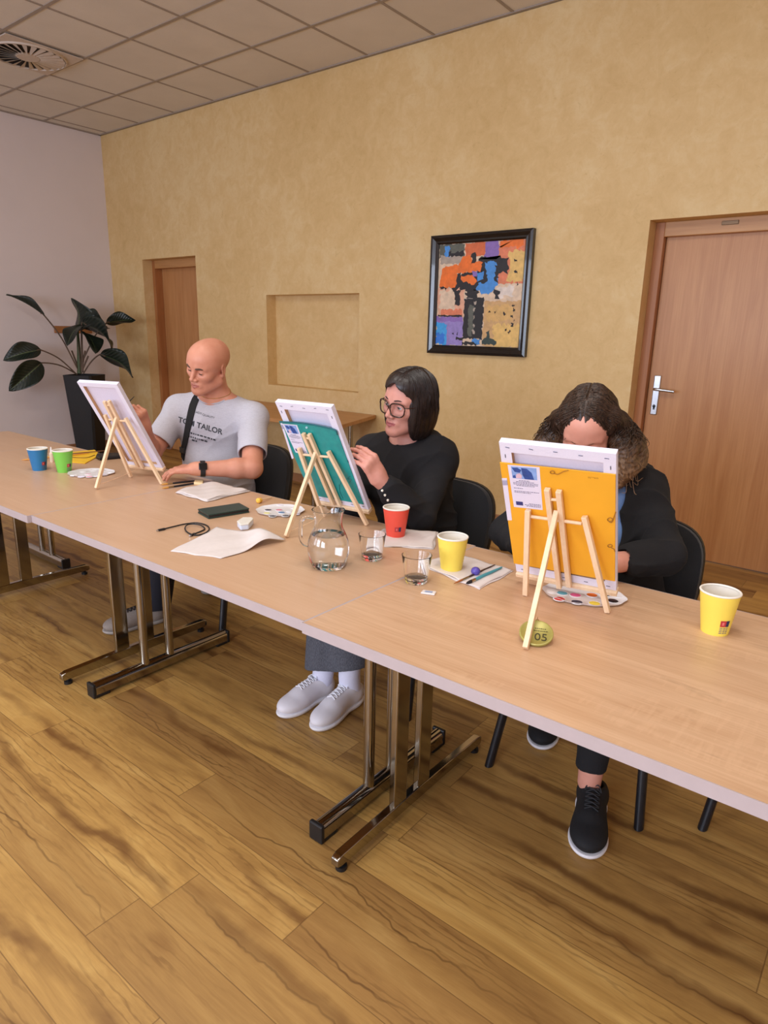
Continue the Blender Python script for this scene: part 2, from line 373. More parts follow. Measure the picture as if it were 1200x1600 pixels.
patch('blue', [(.56, .20), (.66, .17), (.71, .24), (.73, .40), (.66, .48), (.56, .50), (.48, .44), (.50, .38), (.56, .40), (.61, .36), (.58, .29)], .012)
patch('blue', [(.47, .29), (.55, .28), (.55, .35), (.49, .37)], .008); rc('violet', .42, .27, .48, .32, .01)
for u0, v0, u1, v1 in [(.40, .10, .46, .19), (.22, .44, .28, .60), (.27, .40, .44, .45), (.69, .46, .74, .53), (.03, .42, .12, .44), (.68, .23, .72, .38)]: rc('black', u0, v0, u1, v1, .016)
rc('black', .34, .525, .57, .93, .010); rc('grey', .40, .60, .46, .90, .014)
for v0 in (.56, .62, .70, .78, .84): rc('grwh', .455, v0, .48, v0+.03, .012)
rc('white', .34, .53, .44, .535, .006)
rc('black', .26, .91, .36, .94, .012); rc('cream', .34, .93, .46, .975, .012); rc('blue', .45, .93, .55, .985, .012); rc('black', .33, .965, .52, .99, .012)
patch('green', [(.62, .86), (.66, .84), (.67, .92), (.75, .94), (.74, .98), (.58, .98), (.59, .93), (.63, .92)], .01)
for u, v in [(.90, .19), (.91, .29), (.94, .40), (.65, .66), (.71, .66), (.82, .68), (.91, .60), (.92, .64), (.90, .70), (.93, .74), (.91, .78), (.22, .88), (.27, .88), (.85, .83), (.88, .85)]: rc('black', u-.008, v-.008, u+.012, v+.012, .012)
m.build('canvas_painting', pm, fr, smooth=False)
# ------------------------------------------------------------------ tables
ZT = .72; TH = .027
def mat_tablewood(name, cl, cd, sc=1.0, figure=.1, rough=.34):
    t = NT(name); o = t.obj()
    g = t.noise(t.mapv(o, (.7, 7, 1)), 2.4*sc, 5, .6, .7); h = t.noise(t.mapv(o, (3, 90, 1)), 1.6*sc, 3, .65)
    rip = t.math('MULTIPLY', t.noise(t.mapv(o, (55, 7, 1)), 2.0, 2, .5, .4), t.ramp(t.noise(t.mapv(o, (2.5, 9, 1)), 1.3, 2), [(.45, (0, 0, 0)), (.6, (1, 1, 1))])); knot = t.noise(t.mapv(o, (1.2, 6, 1)), 1.1, 4, .6, 2.2)
    m = t.math('ADD', t.math('MULTIPLY', g, .6), t.math('MULTIPLY', h, .4))
    c = t.ramp(m, [(.33, cd[:3]), (.62, cl[:3])])
    c = t.mix(t.math('MULTIPLY', t.ramp(rip, [(.45, (0, 0, 0)), (.6, (1, 1, 1))]), figure), c, tuple(x*1.12 for x in cl[:3])+(1,))
    c = t.mix(t.math('MULTIPLY', t.ramp(knot, [(.62, (0, 0, 0)), (.70, (1, 1, 1))]), figure*1.6), c, tuple(x*.62 for x in cd[:3])+(1,))
    t.set(color=c, rough=rough, spec=.42); t.bump(h, .04, .001); return t.m
MTAB = mat_tablewood('beech_laminate', lin(202, 166, 134), lin(193, 154, 120), 1.0, .04)
MTABR = mat_tablewood('oak_laminate', lin(208, 172, 138), lin(187, 147, 112), 1.0, .22)
MEDGE = plain('edge_banding', lin(184, 170, 170), .4, .03, 30)
MCH = plain('chrome', lin(172, 166, 156), .12, .02, 20, metal=1.0)
MBLK = plain('black_plastic', lin(22, 22, 24), .45, .12, 60)

def frame_leg(root, x, y0, y1, kind, alongx=False, cols=None):
    """T-foot frame: two posts on a floor bar; kind 'flat' or 'round'. Bar from y0 to y1 at x (table local)."""
    rot = Matrix.Identity(4)
    if alongx: rot = Matrix.Translation((x, 0, 0)) @ Matrix.Rotation(R(90), 4, 'Z') @ Matrix.Translation((-x, 0, 0))
    def mk(): 
        b = MB(); b.M = rot; return b
    cy = cols or ((y0+y1)/2-.06, (y0+y1)/2+.06)
    if kind == 'flat':
        b = mk(); h0, h1 = .020, .060; pr = [(y0, h0+.006), (y0+.012, h0), (y1-.012, h0), (y1, h0+.006), (y1, h1-.012), (y1-.02, h1-.004), ((y0+y1)/2, h1+.002), (y0+.02, h1-.004), (y0, h1-.012)]
        n = len(pr); vs = [(x+s*.0125, y, z) for s in (-1, 1) for y, z in pr]
        b.add(vs, [tuple(range(n)), tuple(reversed(range(n, 2*n)))]+[(i, (i+1) % n, n+(i+1) % n, n+i) for i in range(n)])
        ft = b.build('foot_bar', MCH, root, bevel=.003)
        for yy in (y0+.028, y1-.028):
            a = mk(); a.cyl((x, yy, 0), (x, yy, .012), .016, n=16).cyl((x, yy, .012), (x, yy, .024), .008, n=12); a.build('levelling_foot', MBLK, ft)
        for yy in cy:
            mk().box((x, yy, (.055+ZT-TH)/2), (.022, .060, ZT-TH-.055)).build('post', MCH, root, bevel=.004)
    else:
        b = mk(); r = .023; pr = [(r*math.cos(a), .014+r*1.0+r*math.sin(a)) for a in [R(-20+k*220/12) for k in range(13)]]+[(-r, .014), (r, .014)]
        n = len(pr); vs = [(x+px_, y, z) for y in (y0+.012, y1-.012) for px_, z in pr]
        b.add(vs, [tuple(range(n)), tuple(reversed(range(n, 2*n)))]+[(i, (i+1) % n, n+(i+1) % n, n+i) for i in range(n)])
        ft = b.build('foot_bar', MCH, root, angle=50)
        for yy, s in ((y0, 1), (y1, -1)):
            a = mk(); a.box((x, yy+s*.006, .031), (.050, .014, .058)).box((x, yy+s*.04, .007), (.046, .06, .014)); a.build('end_cap', MBLK, ft, smooth=False, bevel=.004)
        for yy in cy:
            mk().cyl((x, yy, .045), (x, yy, ZT-TH), .0175, n=24).build('post', MCH, root)
def table(x0, x1, y0, y1, label, mtop, legs, alongx=False, lx=None):
    cx, cy = (x0+x1)/2, (y0+y1)/2; r = thing('conference_table', label, 'table', (cx, cy, 0), 0, 'beech conference tables')
    hx, hy = (x1-x0)/2, (y1-y0)/2
    top = MB().box((0, 0, ZT-TH/2), (2*hx-.004, 2*hy-.004, TH)).build('tabletop', mtop, r, smooth=False)
    e = MB(); w = .0015
    for s in (-1, 1):
        e.box((0, s*(hy-w/2), ZT-TH/2), (2*hx, w*2, TH)); e.box((s*(hx-w/2), 0, ZT-TH/2), (w*2, 2*hy, TH))
    eb = e.build('edge_band', MEDGE, top, smooth=False); eb['label'] = 'pale edge band'
    ap = MB()
    if not alongx:
        for yy in (-.22, .22): ap.box((0, yy, ZT-TH-.02), (2*hx-.16, .025, .04))
    else:
        for xx in (-.2, .2): ap.box((xx, 0, ZT-TH-.02), (.025, 2*hy-.2, .04))
    ap.build('under_rail', MCH, r, smooth=False)
    for kind, x, ya, yb, cols in legs:
        if alongx: frame_leg(r, 0, 0, 0, kind) if False else None
        frame_leg_at(r, cx, cy, kind, x, ya, yb, cols, alongx)
    return r
def frame_leg_at(r, cx, cy, kind, x, ya, yb, cols, alongx):
    if not alongx: frame_leg(r, x-cx, ya-cy, yb-cy, kind, False, [c-cy for c in cols])
    else:  # bar runs along X at world y = x ; ya..yb are world x
        n0 = set(r.children); frame_leg(r, 0, ya-cx, yb-cx, kind, False, [c-cx for c in cols])
        # turn the parts: local (x,y) -> (y, x - ...) i.e. rotate -90 about Z and shift
        M = Matrix.Translation((0, x-cy, 0)) @ Matrix(((0, 1, 0, 0), (-1, 0, 0, 0), (0, 0, 1, 0), (0, 0, 0, 1)))
        for o in set(r.children)-n0:
            o.data.transform(M)
            for q in o.children: q.data.transform(M)
table(-1.066, .334, 1.047, 1.842, 'wood-grained table at the right carrying the yellow folder easel', MTABR,
      [('flat', -.997, 1.088, 1.828, (1.364, 1.483)), ('round', .19, 1.10, 1.83, (1.37, 1.49))])
table(-2.470, -1.068, 1.055, 1.850, 'smooth beech table in the middle carrying the glass water jug', MTAB,
      [('round', -2.313, 1.128, 1.785, (1.367, 1.485)), ('round', -1.117, 1.140, 1.765, (1.373, 1.486))])
table(-3.872, -2.472, 1.040, 1.875, 'beech table at the left under the blue and green cups', MTAB,
      [('flat', -2.488, 1.10, 1.80, (1.369, 1.49)), ('flat', -3.615, 1.08, 1.828, (1.36, 1.478))])
table(-4.59, -3.874, .48, 1.88, 'beech table turned endways at the far left edge', MTAB,
      [('round', 1.775, -4.36, -3.77, (-4.056, -3.932)), ('round', .62, -4.45, -3.93, (-4.25, -4.13))], True)

# side table against the yellow wall (trapezoid end)
st = thing('wall_table', 'beech side table with shade painted into its wood colour, pushed against the yellow wall below the niche', 'table', (-4.3, 3.98, 0))
pl = [(-5.12, 4.365), (-5.05, 3.56), (-3.30, 3.60), (-3.545, 4.365)]
MB().prism([(x+4.3, y-3.98) for x, y in pl], .69, .718).build('tabletop', mat_veneer('side_table_shaded_beech', lin(190, 138, 84), lin(172, 118, 68), axis=0, rough=.4), st, smooth=False, bevel=.002)  # same beech, shade painted in as a redder, darker wood colour
for lx, ly in ((-.62, -.22), (-.62, .22), (.62, -.22), (.62, .22)): 
    MB().cyl((lx, ly, .0), (lx, ly, .69), .02, n=16).build('leg', MCH, st)

# ------------------------------------------------------------------ chairs
MFAB = plain('black_chair_fabric', lin(26, 26, 29), .95, .25, 400, .3, sheen=.15)
MLEG = plain('black_tube', lin(24, 25, 30), .35, .1, 30)
def make_chair(label, loc, rz):
    r = thing('conference_chair', label, 'chair', loc, rz, 'black conference chairs')
    m = MB(); m.M = Matrix.Translation((0, .02, .455)) @ Matrix.Rotation(R(90), 4, 'X'); m.cushion(.47, .44, .07, 4.5, dome=.5); m.build('seat', MFAB, r, angle=60)
    m = MB(); m.M = Matrix.Translation((0, .285, .625)) @ Matrix.Rotation(R(-10), 4, 'X'); m.cushion(.47, .35, .055, 3.4, curve=-.045, dome=.4); b = m.build('backrest', MFAB, r, angle=60)
    m = MB(); m.M = Matrix.Translation((0, .303, .625)) @ Matrix.Rotation(R(-10), 4, 'X'); m.cushion(.475, .356, .036, 3.4, curve=-.045, dome=.4); m.build('back_shell', MBLK, b, angle=60)
    for s in (-1, 1):
        for yt, yb in ((-.15, -.25), (.17, .27)):
            m = MB(); a, bb = Vector((s*.20, yt, .425)), Vector((s*.245, yb, 0)); d = (bb-a).normalized()
            x, y, _ = basis_from(d); vs = []; n = 14
            for p in (a, bb):
                for k in range(n):
                    q = 2*math.pi*k/n; vs.append(p+Vector((math.cos(q)*.014, math.sin(q)*.020, 0)))
            m.add(vs, [(k, (k+1) % n, n+(k+1) % n, n+k) for k in range(n)]+[tuple(range(n)), tuple(range(n, 2*n))]).build('leg', MLEG, r)
        m = MB(); m.tube(smoothpath([(s*.13, .10, .42), (s*.13, .25, .425), (s*.13, .300, .47), (s*.13, .318, .55), (s*.13, .332, .64)]), .011, 10).build('back_support', MLEG, r)
    m = MB()
    for yy in (-.15, .17): m.box((0, yy, .42), (.40, .022, .014))
    for s in (-1, 1): m.box((s*.20, .01, .42), (.022, .34, .014))
    m.build('seat_frame', MLEG, r, smooth=False)
    return r
CH1 = make_chair('black fabric chair the bald man sits on', (-2.685, 2.08, 0), R(4))
CH2 = dup(CH1, (-1.515, 2.07, 0), R(-4), 'black fabric chair under the woman with glasses')
CH3 = dup(CH1, (-.685, 2.03, 0), R(3), 'black fabric chair under the woman bent behind the yellow folder')
CH4 = dup(CH1, (-.035, 2.165, 0), R(0), 'empty chair at right edge, only its slim black leg showing under the table')

# ------------------------------------------------------------------ plant in a tall tapered planter
PX, PY = -6.93, 3.66
POTLAB = 'large leafy dark green plant in a tall black tapered planter by the corner'
pl = thing('potted_plant', POTLAB, 'plant', (PX, PY, 0))
def sqring(h, z, c=.02):
    return [(sx*h-(sx*c if k else 0), sy*h-(0 if k else sy*c), z) for sx, sy, k in ((-1, -1, 1), (1, -1, 1), (1, -1, 0), (1, 1, 0), (1, 1, 1), (-1, 1, 1), (-1, 1, 0), (-1, -1, 0))]
m = MB(); pr_ = [(.105, 0), (.108, .02), (.155, .86), (.157, .885), (.142, .885), (.138, .85)]
for i in range(len(pr_)-1):
    a, b = sqring(*pr_[i]), sqring(*pr_[i+1])
    m.add(a+b, [(k, (k+1) % 8, 8+(k+1) % 8, 8+k) for k in range(8)])
m.add(sqring(.105, 0), [tuple(range(8))])
m.M = Matrix.Rotation(R(32), 4, 'Z')
mm = MB(); mm.M = Matrix.Rotation(R(32), 4, 'Z'); mm.add(m.v, m.f)
mm.build('planter', plain('planter_black', lin(20, 19, 20), .6, .12, 25, .1), pl, smooth=False)
s = MB(); s.M = Matrix.Rotation(R(32), 4, 'Z'); s.add(sqring(.138, .855), [tuple(range(8))]); s.build('soil', plain('soil_dark', lin(44, 34, 28), .95, .4, 60, .5), pl, smooth=False)
def ray_at(u, v, plane_pt, plane_n=None):
    n = Vector(plane_n) if plane_n else CF
    d = (CR*((u-600)/F_PX) - CU*((v-800)/F_PX) + CF); o = Vector((0, 0, CAMZ))
    return o + d*((Vector(plane_pt)-o).dot(n)/d.dot(n))
t = NT('leaf_green'); o = t.obj(); nz = t.noise(o, 6, 4)
uvx = t.n('UVMap').outputs[0]; su = t.n('SeparateXYZ', {0: uvx}); vein = t.math('ABSOLUTE', t.math('SUBTRACT', su.outputs[1], .5))
rib = t.math('SINE', t.math('MULTIPLY', t.math('SUBTRACT', su.outputs[0], t.math('MULTIPLY', vein, .5)), 70))
col = t.ramp(nz, [(.3, lin(14, 24, 18)[:3]), (.7, lin(24, 38, 28)[:3])])
col = t.mix(t.math('MULTIPLY', t.math('LESS_THAN', vein, .02), .6), col, lin(96, 112, 72))
t.set(color=col, rough=.38); t.bump(rib, .25, .003); MLEAF = t.m
MSTEM = plain('stem_brown', lin(92, 72, 56), .6, .2, 30); MSTEMG = plain('stem_green', lin(62, 76, 44), .5, .2, 30)
def leaf(base, tip, wid, bow=.05, cup=.3, roll=0, pet=None):
    """blade from base to tip (world), with drooping midrib and cupped halves; pet = petiole start"""
    a, b = Vector(base), Vector(tip); d = b-a; L = d.length; t_ = d.normalized()
    side = t_.cross(Vector((0, 0, 1))); side = side.normalized() if side.length > .05 else CR.copy()
    side = (Matrix.Rotation(roll, 3, t_) @ side); nrm = side.cross(t_)
    NU, NV = 22, 10; vs = []; uv = []
    for i in range(NU+1):
        u = i/NU; w_ = wid*(math.sin(math.pi*min(1, u**.82))**.72)*(1-.15*u); w_ = max(w_, .002)
        c = a+d*u+nrm*(bow*math.sin(math.pi*u))
        for j in range(NV+1):
            v = j/NV*2-1
            wav = .012*math.sin(9*u+3*v)*abs(v)
            vs.append(c+side*(v*w_/2*math.cos(cup*abs(v)))+nrm*(abs(v)*w_/2*math.sin(cup)+wav-(0)))
            uv.append((u, (v+1)/2))
    fs = [(i*(NV+1)+j, i*(NV+1)+j+1, (i+1)*(NV+1)+j+1, (i+1)*(NV+1)+j) for i in range(NU) for j in range(NV)]
    org = Vector((PX, PY, 0)); m = MB(); m.add([q-org for q in vs], fs); o = m.build('leaf', MLEAF, pl, angle=180)
    ul = o.data.uv_layers.new(name='UVMap')
    for lp in o.data.loops: ul.data[lp.index].uv = uv[lp.vertex_index]
    sd = o.modifiers.new('thick', 'SOLIDIFY'); sd.thickness = .002
    if pet is not None:
        p0 = Vector(pet); mid = (p0+a)/2+Vector((0, 0, .10*(a-p0).length)); 
        m = MB(); m.tube([q-org for q in smoothpath([p0, mid, a, a+d*.12+nrm*bow*.3], 8)], .007, 8).build('leaf_stalk', MSTEM, pl)
pc = Vector((PX, PY, .86))
def P(u, v, dep=0.0): return ray_at(u, v, pc+CF*dep)
leaf(P(70, 494, -.25), P(10, 460, -.42), 0.16, .02, .75, R(20), P(124, 582))
leaf(P(64, 547, -.25), P(5, 563, -.42), 0.24, .03, .5, R(-60), P(120, 585))
leaf(P(65, 567, -.25), P(14, 611, -.42), 0.28, .03, .5, R(-75), P(121, 585))
leaf(P(120, 518), P(112, 466, -.1), 0.43, .05, .35, R(8), P(127, 582))
leaf(P(128, 512, .03), P(166, 510, -.15), 0.31, .07, .4, R(-50), P(128, 582))
leaf(P(126, 508, -.05), P(105, 540, -.25), 0.21, .03, .3, R(0))
leaf(P(128, 505, -.02), P(175, 545, -.2), 0.33, .06, .35, R(-55), P(130, 582))
leaf(P(166, 505), P(212, 500, 0.05), 0.19, .02, .45, R(-50), P(131, 560))
leaf(P(156, 554), P(208, 590, -.1), 0.30, .06, .35, R(-60), P(130, 584))
leaf(P(133, 520, -.05), P(150, 552, -.22), 0.25, .03, .3, R(-20))
m = MB(); org = Vector((PX, PY, 0))
m.tube([P(124, 584)-org, P(123, 545)-org, P(121, 515)-org], [.022, .018, .012], 10).build('trunk', MSTEMG, pl)
for u, v in ((112, 548), (138, 556), (133, 548)): MB().tube([P(126, 584)-org, P(u, v)-org], .009, 8).build('leaf_stalk', MSTEM, pl)
# ------------------------------------------------------------------ canvases, easels, folders
def T(u, v, z=ZT): return ray_at(u, v, (0, 0, z), (0, 0, 1))
MCAN = plain('canvas_white', lin(226, 224, 240), .85, .03, 300, .1)
MCANB = plain('canvas_back', lin(220, 216, 236), .9, .03, 200)
MPINE = mat_veneer('pine_light', lin(240, 214, 178), lin(228, 192, 150), axis=2, rough=.55, sc=1.6)
MPINEB = mat_veneer('stretcher_pine', lin(206, 164, 118), lin(184, 140, 96), axis=2, rough=.6)
MSTAPLE = plain('staple_steel', lin(70, 66, 84), .4, .1, 50, metal=.7)
MSTRING = plain('string_cotton', lin(240, 205, 170), .9, .1, 80)
class Plane:
    """canvas frame: a across, b up the tilted face, n towards the painter"""
    def __init__(s, cx, cy, cz, yaw, tilt, W, H):
        s.c = Vector((cx, cy, cz)); s.W, s.H = W, H
        s.x = Vector((math.cos(yaw), math.sin(yaw), 0)); nh = Vector((-math.sin(yaw), math.cos(yaw), 0))
        s.u = nh*-math.sin(tilt)+Vector((0, 0, math.cos(tilt))); s.n = s.u.cross(s.x)*1.0
        if s.n.dot(nh) < 0: s.n = -s.n
    def p(s, a, b, n=0): return s.c+s.x*a+s.u*b+s.n*n
    def px(s, u, v, n=0): return ray_at(u, v, s.c+s.n*n, s.n)
    def ab(s, q): d = Vector(q)-s.c; return d.dot(s.x), d.dot(s.u)
PL3 = Plane(-.666, 1.64, .760, .153, .498, .270, .445)
PL2 = Plane(-1.615, 1.80, .772, .099, .527, .2385, .448)
PL1 = Plane(-2.768, 1.71, .769, .316, .570, .208, .468)

def canvas(Pn, label, bar=.028, staples=True):
    r = thing('stretched_canvas', label, 'canvas', Pn.p(0, 0, 0), 0, 'canvases on the easels'); o = Pn.c
    q = lambda a, b, n: Pn.p(a, b, n)-o
    W, H, D = Pn.W/2, Pn.H, .018
    m = MB()  # wrapped canvas: front face, sides, folded back border
    outer = [(-W, 0), (W, 0), (W, H), (-W, H)]; inner = [(-W+bar, bar), (W-bar, bar), (W-bar, H-bar), (-W+bar, H-bar)]
    m.add([q(a, b, D) for a, b in outer], [(0, 1, 2, 3)])
    for k in range(4):
        k2 = (k+1) % 4
        m.add([q(*outer[k], D), q(*outer[k2], D), q(*outer[k2], 0), q(*outer[k], 0)], [(0, 1, 2, 3)])
        m.add([q(*outer[k], 0), q(*outer[k2], 0), q(*inner[k2], 0), q(*inner[k], 0)], [(0, 1, 2, 3)])
    m.build('canvas_wrap', MCAN, r, smooth=False, bevel=.0015)
    m = MB()
    for k in range(4):
        k2 = (k+1) % 4; m.add([q(*inner[k], .0004), q(*inner[k2], .0004), q(*inner[k2], D-.003), q(*inner[k], D-.003)], [(0, 1, 2, 3)])
    m.build('stretcher_bar', MPINEB, r, smooth=False)
    m = MB(); m.add([q(a, b, D-.0035) for a, b in inner], [(0, 1, 2, 3)]); m.build('canvas_back', MCANB, r, smooth=False)
    if staples:
        stp = []
        for k in range(5):
            a = -W+.02+(2*W-.04)*k/4; b = H-.012+rnd.uniform(-.003, .003); stp += [(a-.005, b, a+.005, b+rnd.uniform(-.002, .002)), (a-.005, .012, a+.005, .012)]
        for b in (H-.04, H*.5):
            for s_ in (-1, 1): stp.append((s_*(W-.012), b-.005, s_*(W-.012), b+.005))
        for a0, b0, a1, b1 in stp: MB().bar(q(a0, b0, -.0006), q(a1, b1, -.0006), .0013, .0013).build('staple', MSTAPLE, r, smooth=False)
    return r
canvas(PL3, 'white canvas at the right, its back to us behind a yellow folder')
canvas(PL2, 'white canvas in the middle, its back to us behind a teal folder')
canvas(PL1, 'white canvas at the left standing bare in front of the bald man', .02, False)

def easel(Pn, label, posts, sides, dowel, updowel, back, string, n=-.013):
    r = thing('tabletop_easel', label, 'easel', (Pn.c.x, Pn.c.y, ZT), 0, 'wooden tabletop easels'); o = r.location.copy()
    up = Pn.n; S = .0135
    pp = [Pn.px(*uv, n) for uv in posts]; ss = [Pn.px(*uv, n) for uv, _ in sides]; ff = [T(*uv) for _, uv in sides]
    for k in (0, 1):   # two centre posts from top to ledge
        a, b = pp[k], pp[k+2]; MB().bar(a-o, b-o, S, S, up).build('centre_post', MPINE, r, smooth=False, bevel=.0015)
    for k in (0, 1):
        b = ff[k]; d = (ss[k]-b).normalized(); MB().bar(ss[k]-o, b+d*.004-o, S, S, up).build('side_leg', MPINE, r, smooth=False, bevel=.0015)
    d0, d1 = Pn.px(*dowel[0], n), Pn.px(*dowel[1], n); MB().cyl(d0-o, d1-o, .0045, n=12).build('dowel', MPINE, r)
    d0, d1 = Pn.px(*updowel[0], n), Pn.px(*updowel[1], n); MB().cyl(d0-o, d1-o, .004, n=12).build('dowel', MPINE, r)
    a = Pn.px(*back[0], n-.012); b = T(*back[1]); d = (a-b).normalized()
    MB().bar(a+d*.012-o, b+d*.006-o, .015, .012, Pn.x).build('back_leg', MPINE, r, smooth=False, bevel=.0015)
    MB().bar(Pn.p(-Pn.W*.50, -.008, .004)-o, Pn.p(Pn.W*.51, -.008, .004)-o, .026, .013, Pn.u).build('ledge', MPINE, r, smooth=False, bevel=.0015)
    s0 = Pn.px(*string, n); s1 = b+d*.02; MB().tube(smoothpath([s0-o, (s0+s1)/2-o+Vector((0, 0, -.004)), s1-o], 5), .0011, 6).build('string', MSTRING, r)
    return r
easel(PL3, 'small pine easel at the right, the yellow folder held against it',
      [(855, 764), (873, 767), (874, 918), (889, 916)], [((825, 797), (821, 931)), ((913, 807), (950, 958))], [(829, 807), (909, 818)], [(857, 780), (871, 781)], [(868, 806), (820, 1017)], (874, 932))
easel(PL2, 'small pine easel in the middle behind the water jug, teal folder on it',
      [(474, 677), (483, 678), (521, 788), (531, 789)], [((467, 700), (505, 808)), ((513, 705), (574, 821))], [(470, 710), (514, 714)], [(476, 684), (483, 685)], [(492, 712), (446, 841)], (524, 795))
easel(PL1, 'small pine easel at the left in front of the bald man',
      [(163, 627), (170, 626), (216, 729), (223, 731)], [((164, 648), (205, 746)), ((196, 653), (254, 757))], [(166, 655), (196, 658)], [(165, 634), (171, 633)], [(181, 657), (150, 765)], (217, 732))

MTXT = plain('print_grey', lin(96, 90, 120), .7); MPRBLUE = plain('print_blue', lin(44, 78, 150), .5, .25, 90); MPRSKY = plain('print_sky', lin(136, 170, 226), .5, .2, 60); MFLAG = plain('print_flag', lin(50, 56, 120), .5)
MPAPER = plain('label_paper', lin(226, 222, 240), .7, .02, 60); MPRSKIN = plain('print_pink', lin(222, 190, 205), .6, .1, 60)
def folder(Pn, name, label, cat, quad, mat, lab, strip, n0=-.0045, extra=None):
    o = Pn.c.copy(); r = thing(name, label, cat, o)
    qd = [Pn.px(*uv, n0+.002) for uv in quad]
    m = MB(); k = len(qd); vs = [q-o+Pn.n*dn for dn in (-.0015, .0015) for q in qd]
    m.add(vs, [tuple(range(k)), tuple(reversed(range(k, 2*k)))]+[(i, (i+1) % k, k+(i+1) % k, k+i) for i in range(k)])
    cv = m.build('folder_cover', mat, r, smooth=False, bevel=.0008)
    nl = n0+.002-.0018
    L = [Pn.px(*uv, nl) for uv in lab]
    def bl(s, t_, dn=0): return (L[0]*(1-s)+L[1]*s)*(1-t_)+(L[3]*(1-s)+L[2]*s)*t_-o-Pn.n*dn
    lb = MB().quad(bl(0, 0), bl(1, 0), bl(1, 1), bl(0, 1)).build('paper_label', MPAPER, r, smooth=False)
    def rect(name, mat_, s0, t0, s1, t1, dn): MB().quad(bl(s0, t0, dn), bl(s1, t0, dn), bl(s1, t1, dn), bl(s0, t1, dn)).build(name, mat_, lb, smooth=False)
    rect('label_photo', MPRSKY, .10, .03, .90, .30, .0002)
    m = MB()
    for pts in ([(.12, .06), (.3, .05), (.42, .1), (.36, .16), (.2, .15)], [(.42, .05), (.6, .06), (.74, .14), (.80, .30), (.5, .30), (.44, .2)], [(.12, .24), (.2, .22), (.22, .29), (.12, .29)]):
        m.add([bl(s, t_, .0004) for s, t_ in pts], [tuple(range(len(pts)))])
    m.build('photo_figure', MPRBLUE, lb, smooth=False)
    m = MB().add([bl(s, t_, .0005) for s, t_ in [(.22, .29), (.24, .2), (.36, .17), (.42, .22), (.40, .29)]], [(0, 1, 2, 3, 4)]); m.build('photo_face', MPRSKIN, lb, smooth=False)
    m = MB(); rr = random.Random(5)
    for t_, s0, s1 in [(.335, .3, .65), (.365, .2, .8), (.395, .1, .92), (.425, .1, .9), (.455, .2, .8), (.52, .1, .4), (.59, .1, .92), (.62, .1, .65), (.875, .55, .95), (.905, .4, .95), (.935, .45, .95)]:
        s = s0
        while s < s1:
            w_ = rr.uniform(.03, .08); e = min(s1, s+w_); m.quad(bl(s, t_, .0003), bl(e, t_, .0003), bl(e, t_+.013, .0003), bl(s, t_+.013, .0003)); s = e+.016
    m.build('label_text', MTXT, lb, smooth=False)
    rect('label_flag', MFLAG, .10, .85, .34, .94, .0003)
    S = [Pn.px(*uv, nl)-o for uv in strip]; st_ = MB().add(S, [tuple(range(len(S)))]).build('spine_strip', MPAPER, r, smooth=False)
    e = MB().add([S[0]*.95+S[3]*.05-Pn.n*.0003, S[1]*.95+S[2]*.05-Pn.n*.0003, S[1]*.84+S[2]*.16-Pn.n*.0003, S[0]*.84+S[3]*.16-Pn.n*.0003], [(0, 1, 2, 3)]).build('strip_end', plain('strip_grey', lin(170, 168, 196), .6), st_, smooth=False)
    return r, cv, nl
MYF = plain('yellow_card', lin(240, 174, 40), .6, .05, 9, .05)
yf, cv, nl = folder(PL3, 'card_folder', 'bright yellow card folder with a white photo label on the right easel', 'folder',
    [(781, 722), (962, 741), (961, 908), (803, 880)], MYF, [(793, 726), (843, 730), (848, 797), (803, 792)], [(784, 747), (792, 747), (800, 813), (793, 813)])
o = PL3.c
for loop, tail in ([(863, 738, 3.4), [(866, 740), (872, 741), (880, 737), (888, 735)]], [(953, 812, 4), [(951, 815), (956, 816), (960, 806), (962, 800)]], [(953, 853, 3.4), [(955, 856), (959, 858), (961, 862)]]):
    m = MB(); m.tube([PL3.px(loop[0]+loop[2]*math.cos(a/2), loop[1]+loop[2]*.7*math.sin(a/2), nl-.0012)-o for a in range(13)], .0011, 6)
    m.tube(smoothpath([PL3.px(u, v, nl-.0012)-o for u, v in tail], 4), .0012, 6); m.build('elastic_cord', plain('cord_ochre', lin(166, 112, 30), .7), yf)
m = MB(); rr = random.Random(2)
for k in range(7):
    u = 919+k*2.4; m.tube([PL3.px(u, 745+k*.25, nl-.0004)-o, PL3.px(u+1.2, 746.5+k*.25+rr.uniform(-1, 1), nl-.0004)-o], .0004, 5)
m.build('pencil_mark', plain('pencil', lin(150, 104, 40), .7), yf)
t = NT('teal_plastic'); nz = t.noise(t.obj(), 30, 3)
t.set(color=t.ramp(nz, [(.3, lin(18, 138, 138)[:3]), (.7, lin(30, 156, 152)[:3])]), rough=.3, spec=.5); MTEAL = t.m
tf, cv, nl = folder(PL2, 'plastic_folder', 'teal plastic folder with a white photo label on the middle easel', 'folder',
    [(436, 658), (470, 660), (500, 665), (523, 671), (528, 679), (568, 788), (497, 775), (474, 745)], MTEAL, [(441, 662), (464, 664), (482, 711), (462, 707)], [(438, 661), (441, 661), (459, 716), (456, 717)])
o = PL2.c; m = MB()
m.tube(smoothpath([PL2.px(u, v, nl-.001)-o for u, v in [(437, 659), (470, 661), (500, 666), (523, 672), (527, 679)]], 5), .0028, 8); m.build('folder_flap', plain('teal_dark', lin(6, 96, 104), .35), tf)
MB().cyl(PL2.px(479, 668, nl)-o, PL2.px(479, 668, nl-.003)-o, .004, n=12).build('snap_button', plain('clear_snap', lin(170, 205, 215), .3), tf)
m = MB()
for pts in ([(530, 757), (531, 768), (536, 779)], [(547, 744), (543, 748), (549, 749), (545, 755)], [(532, 757), (535, 750), (541, 748)]): m.tube(smoothpath([PL2.px(u, v, nl-.0006)-o for u, v in pts], 4), .0007, 5)
m.build('crease_mark', plain('teal_dark', lin(6, 96, 104), .35), tf)

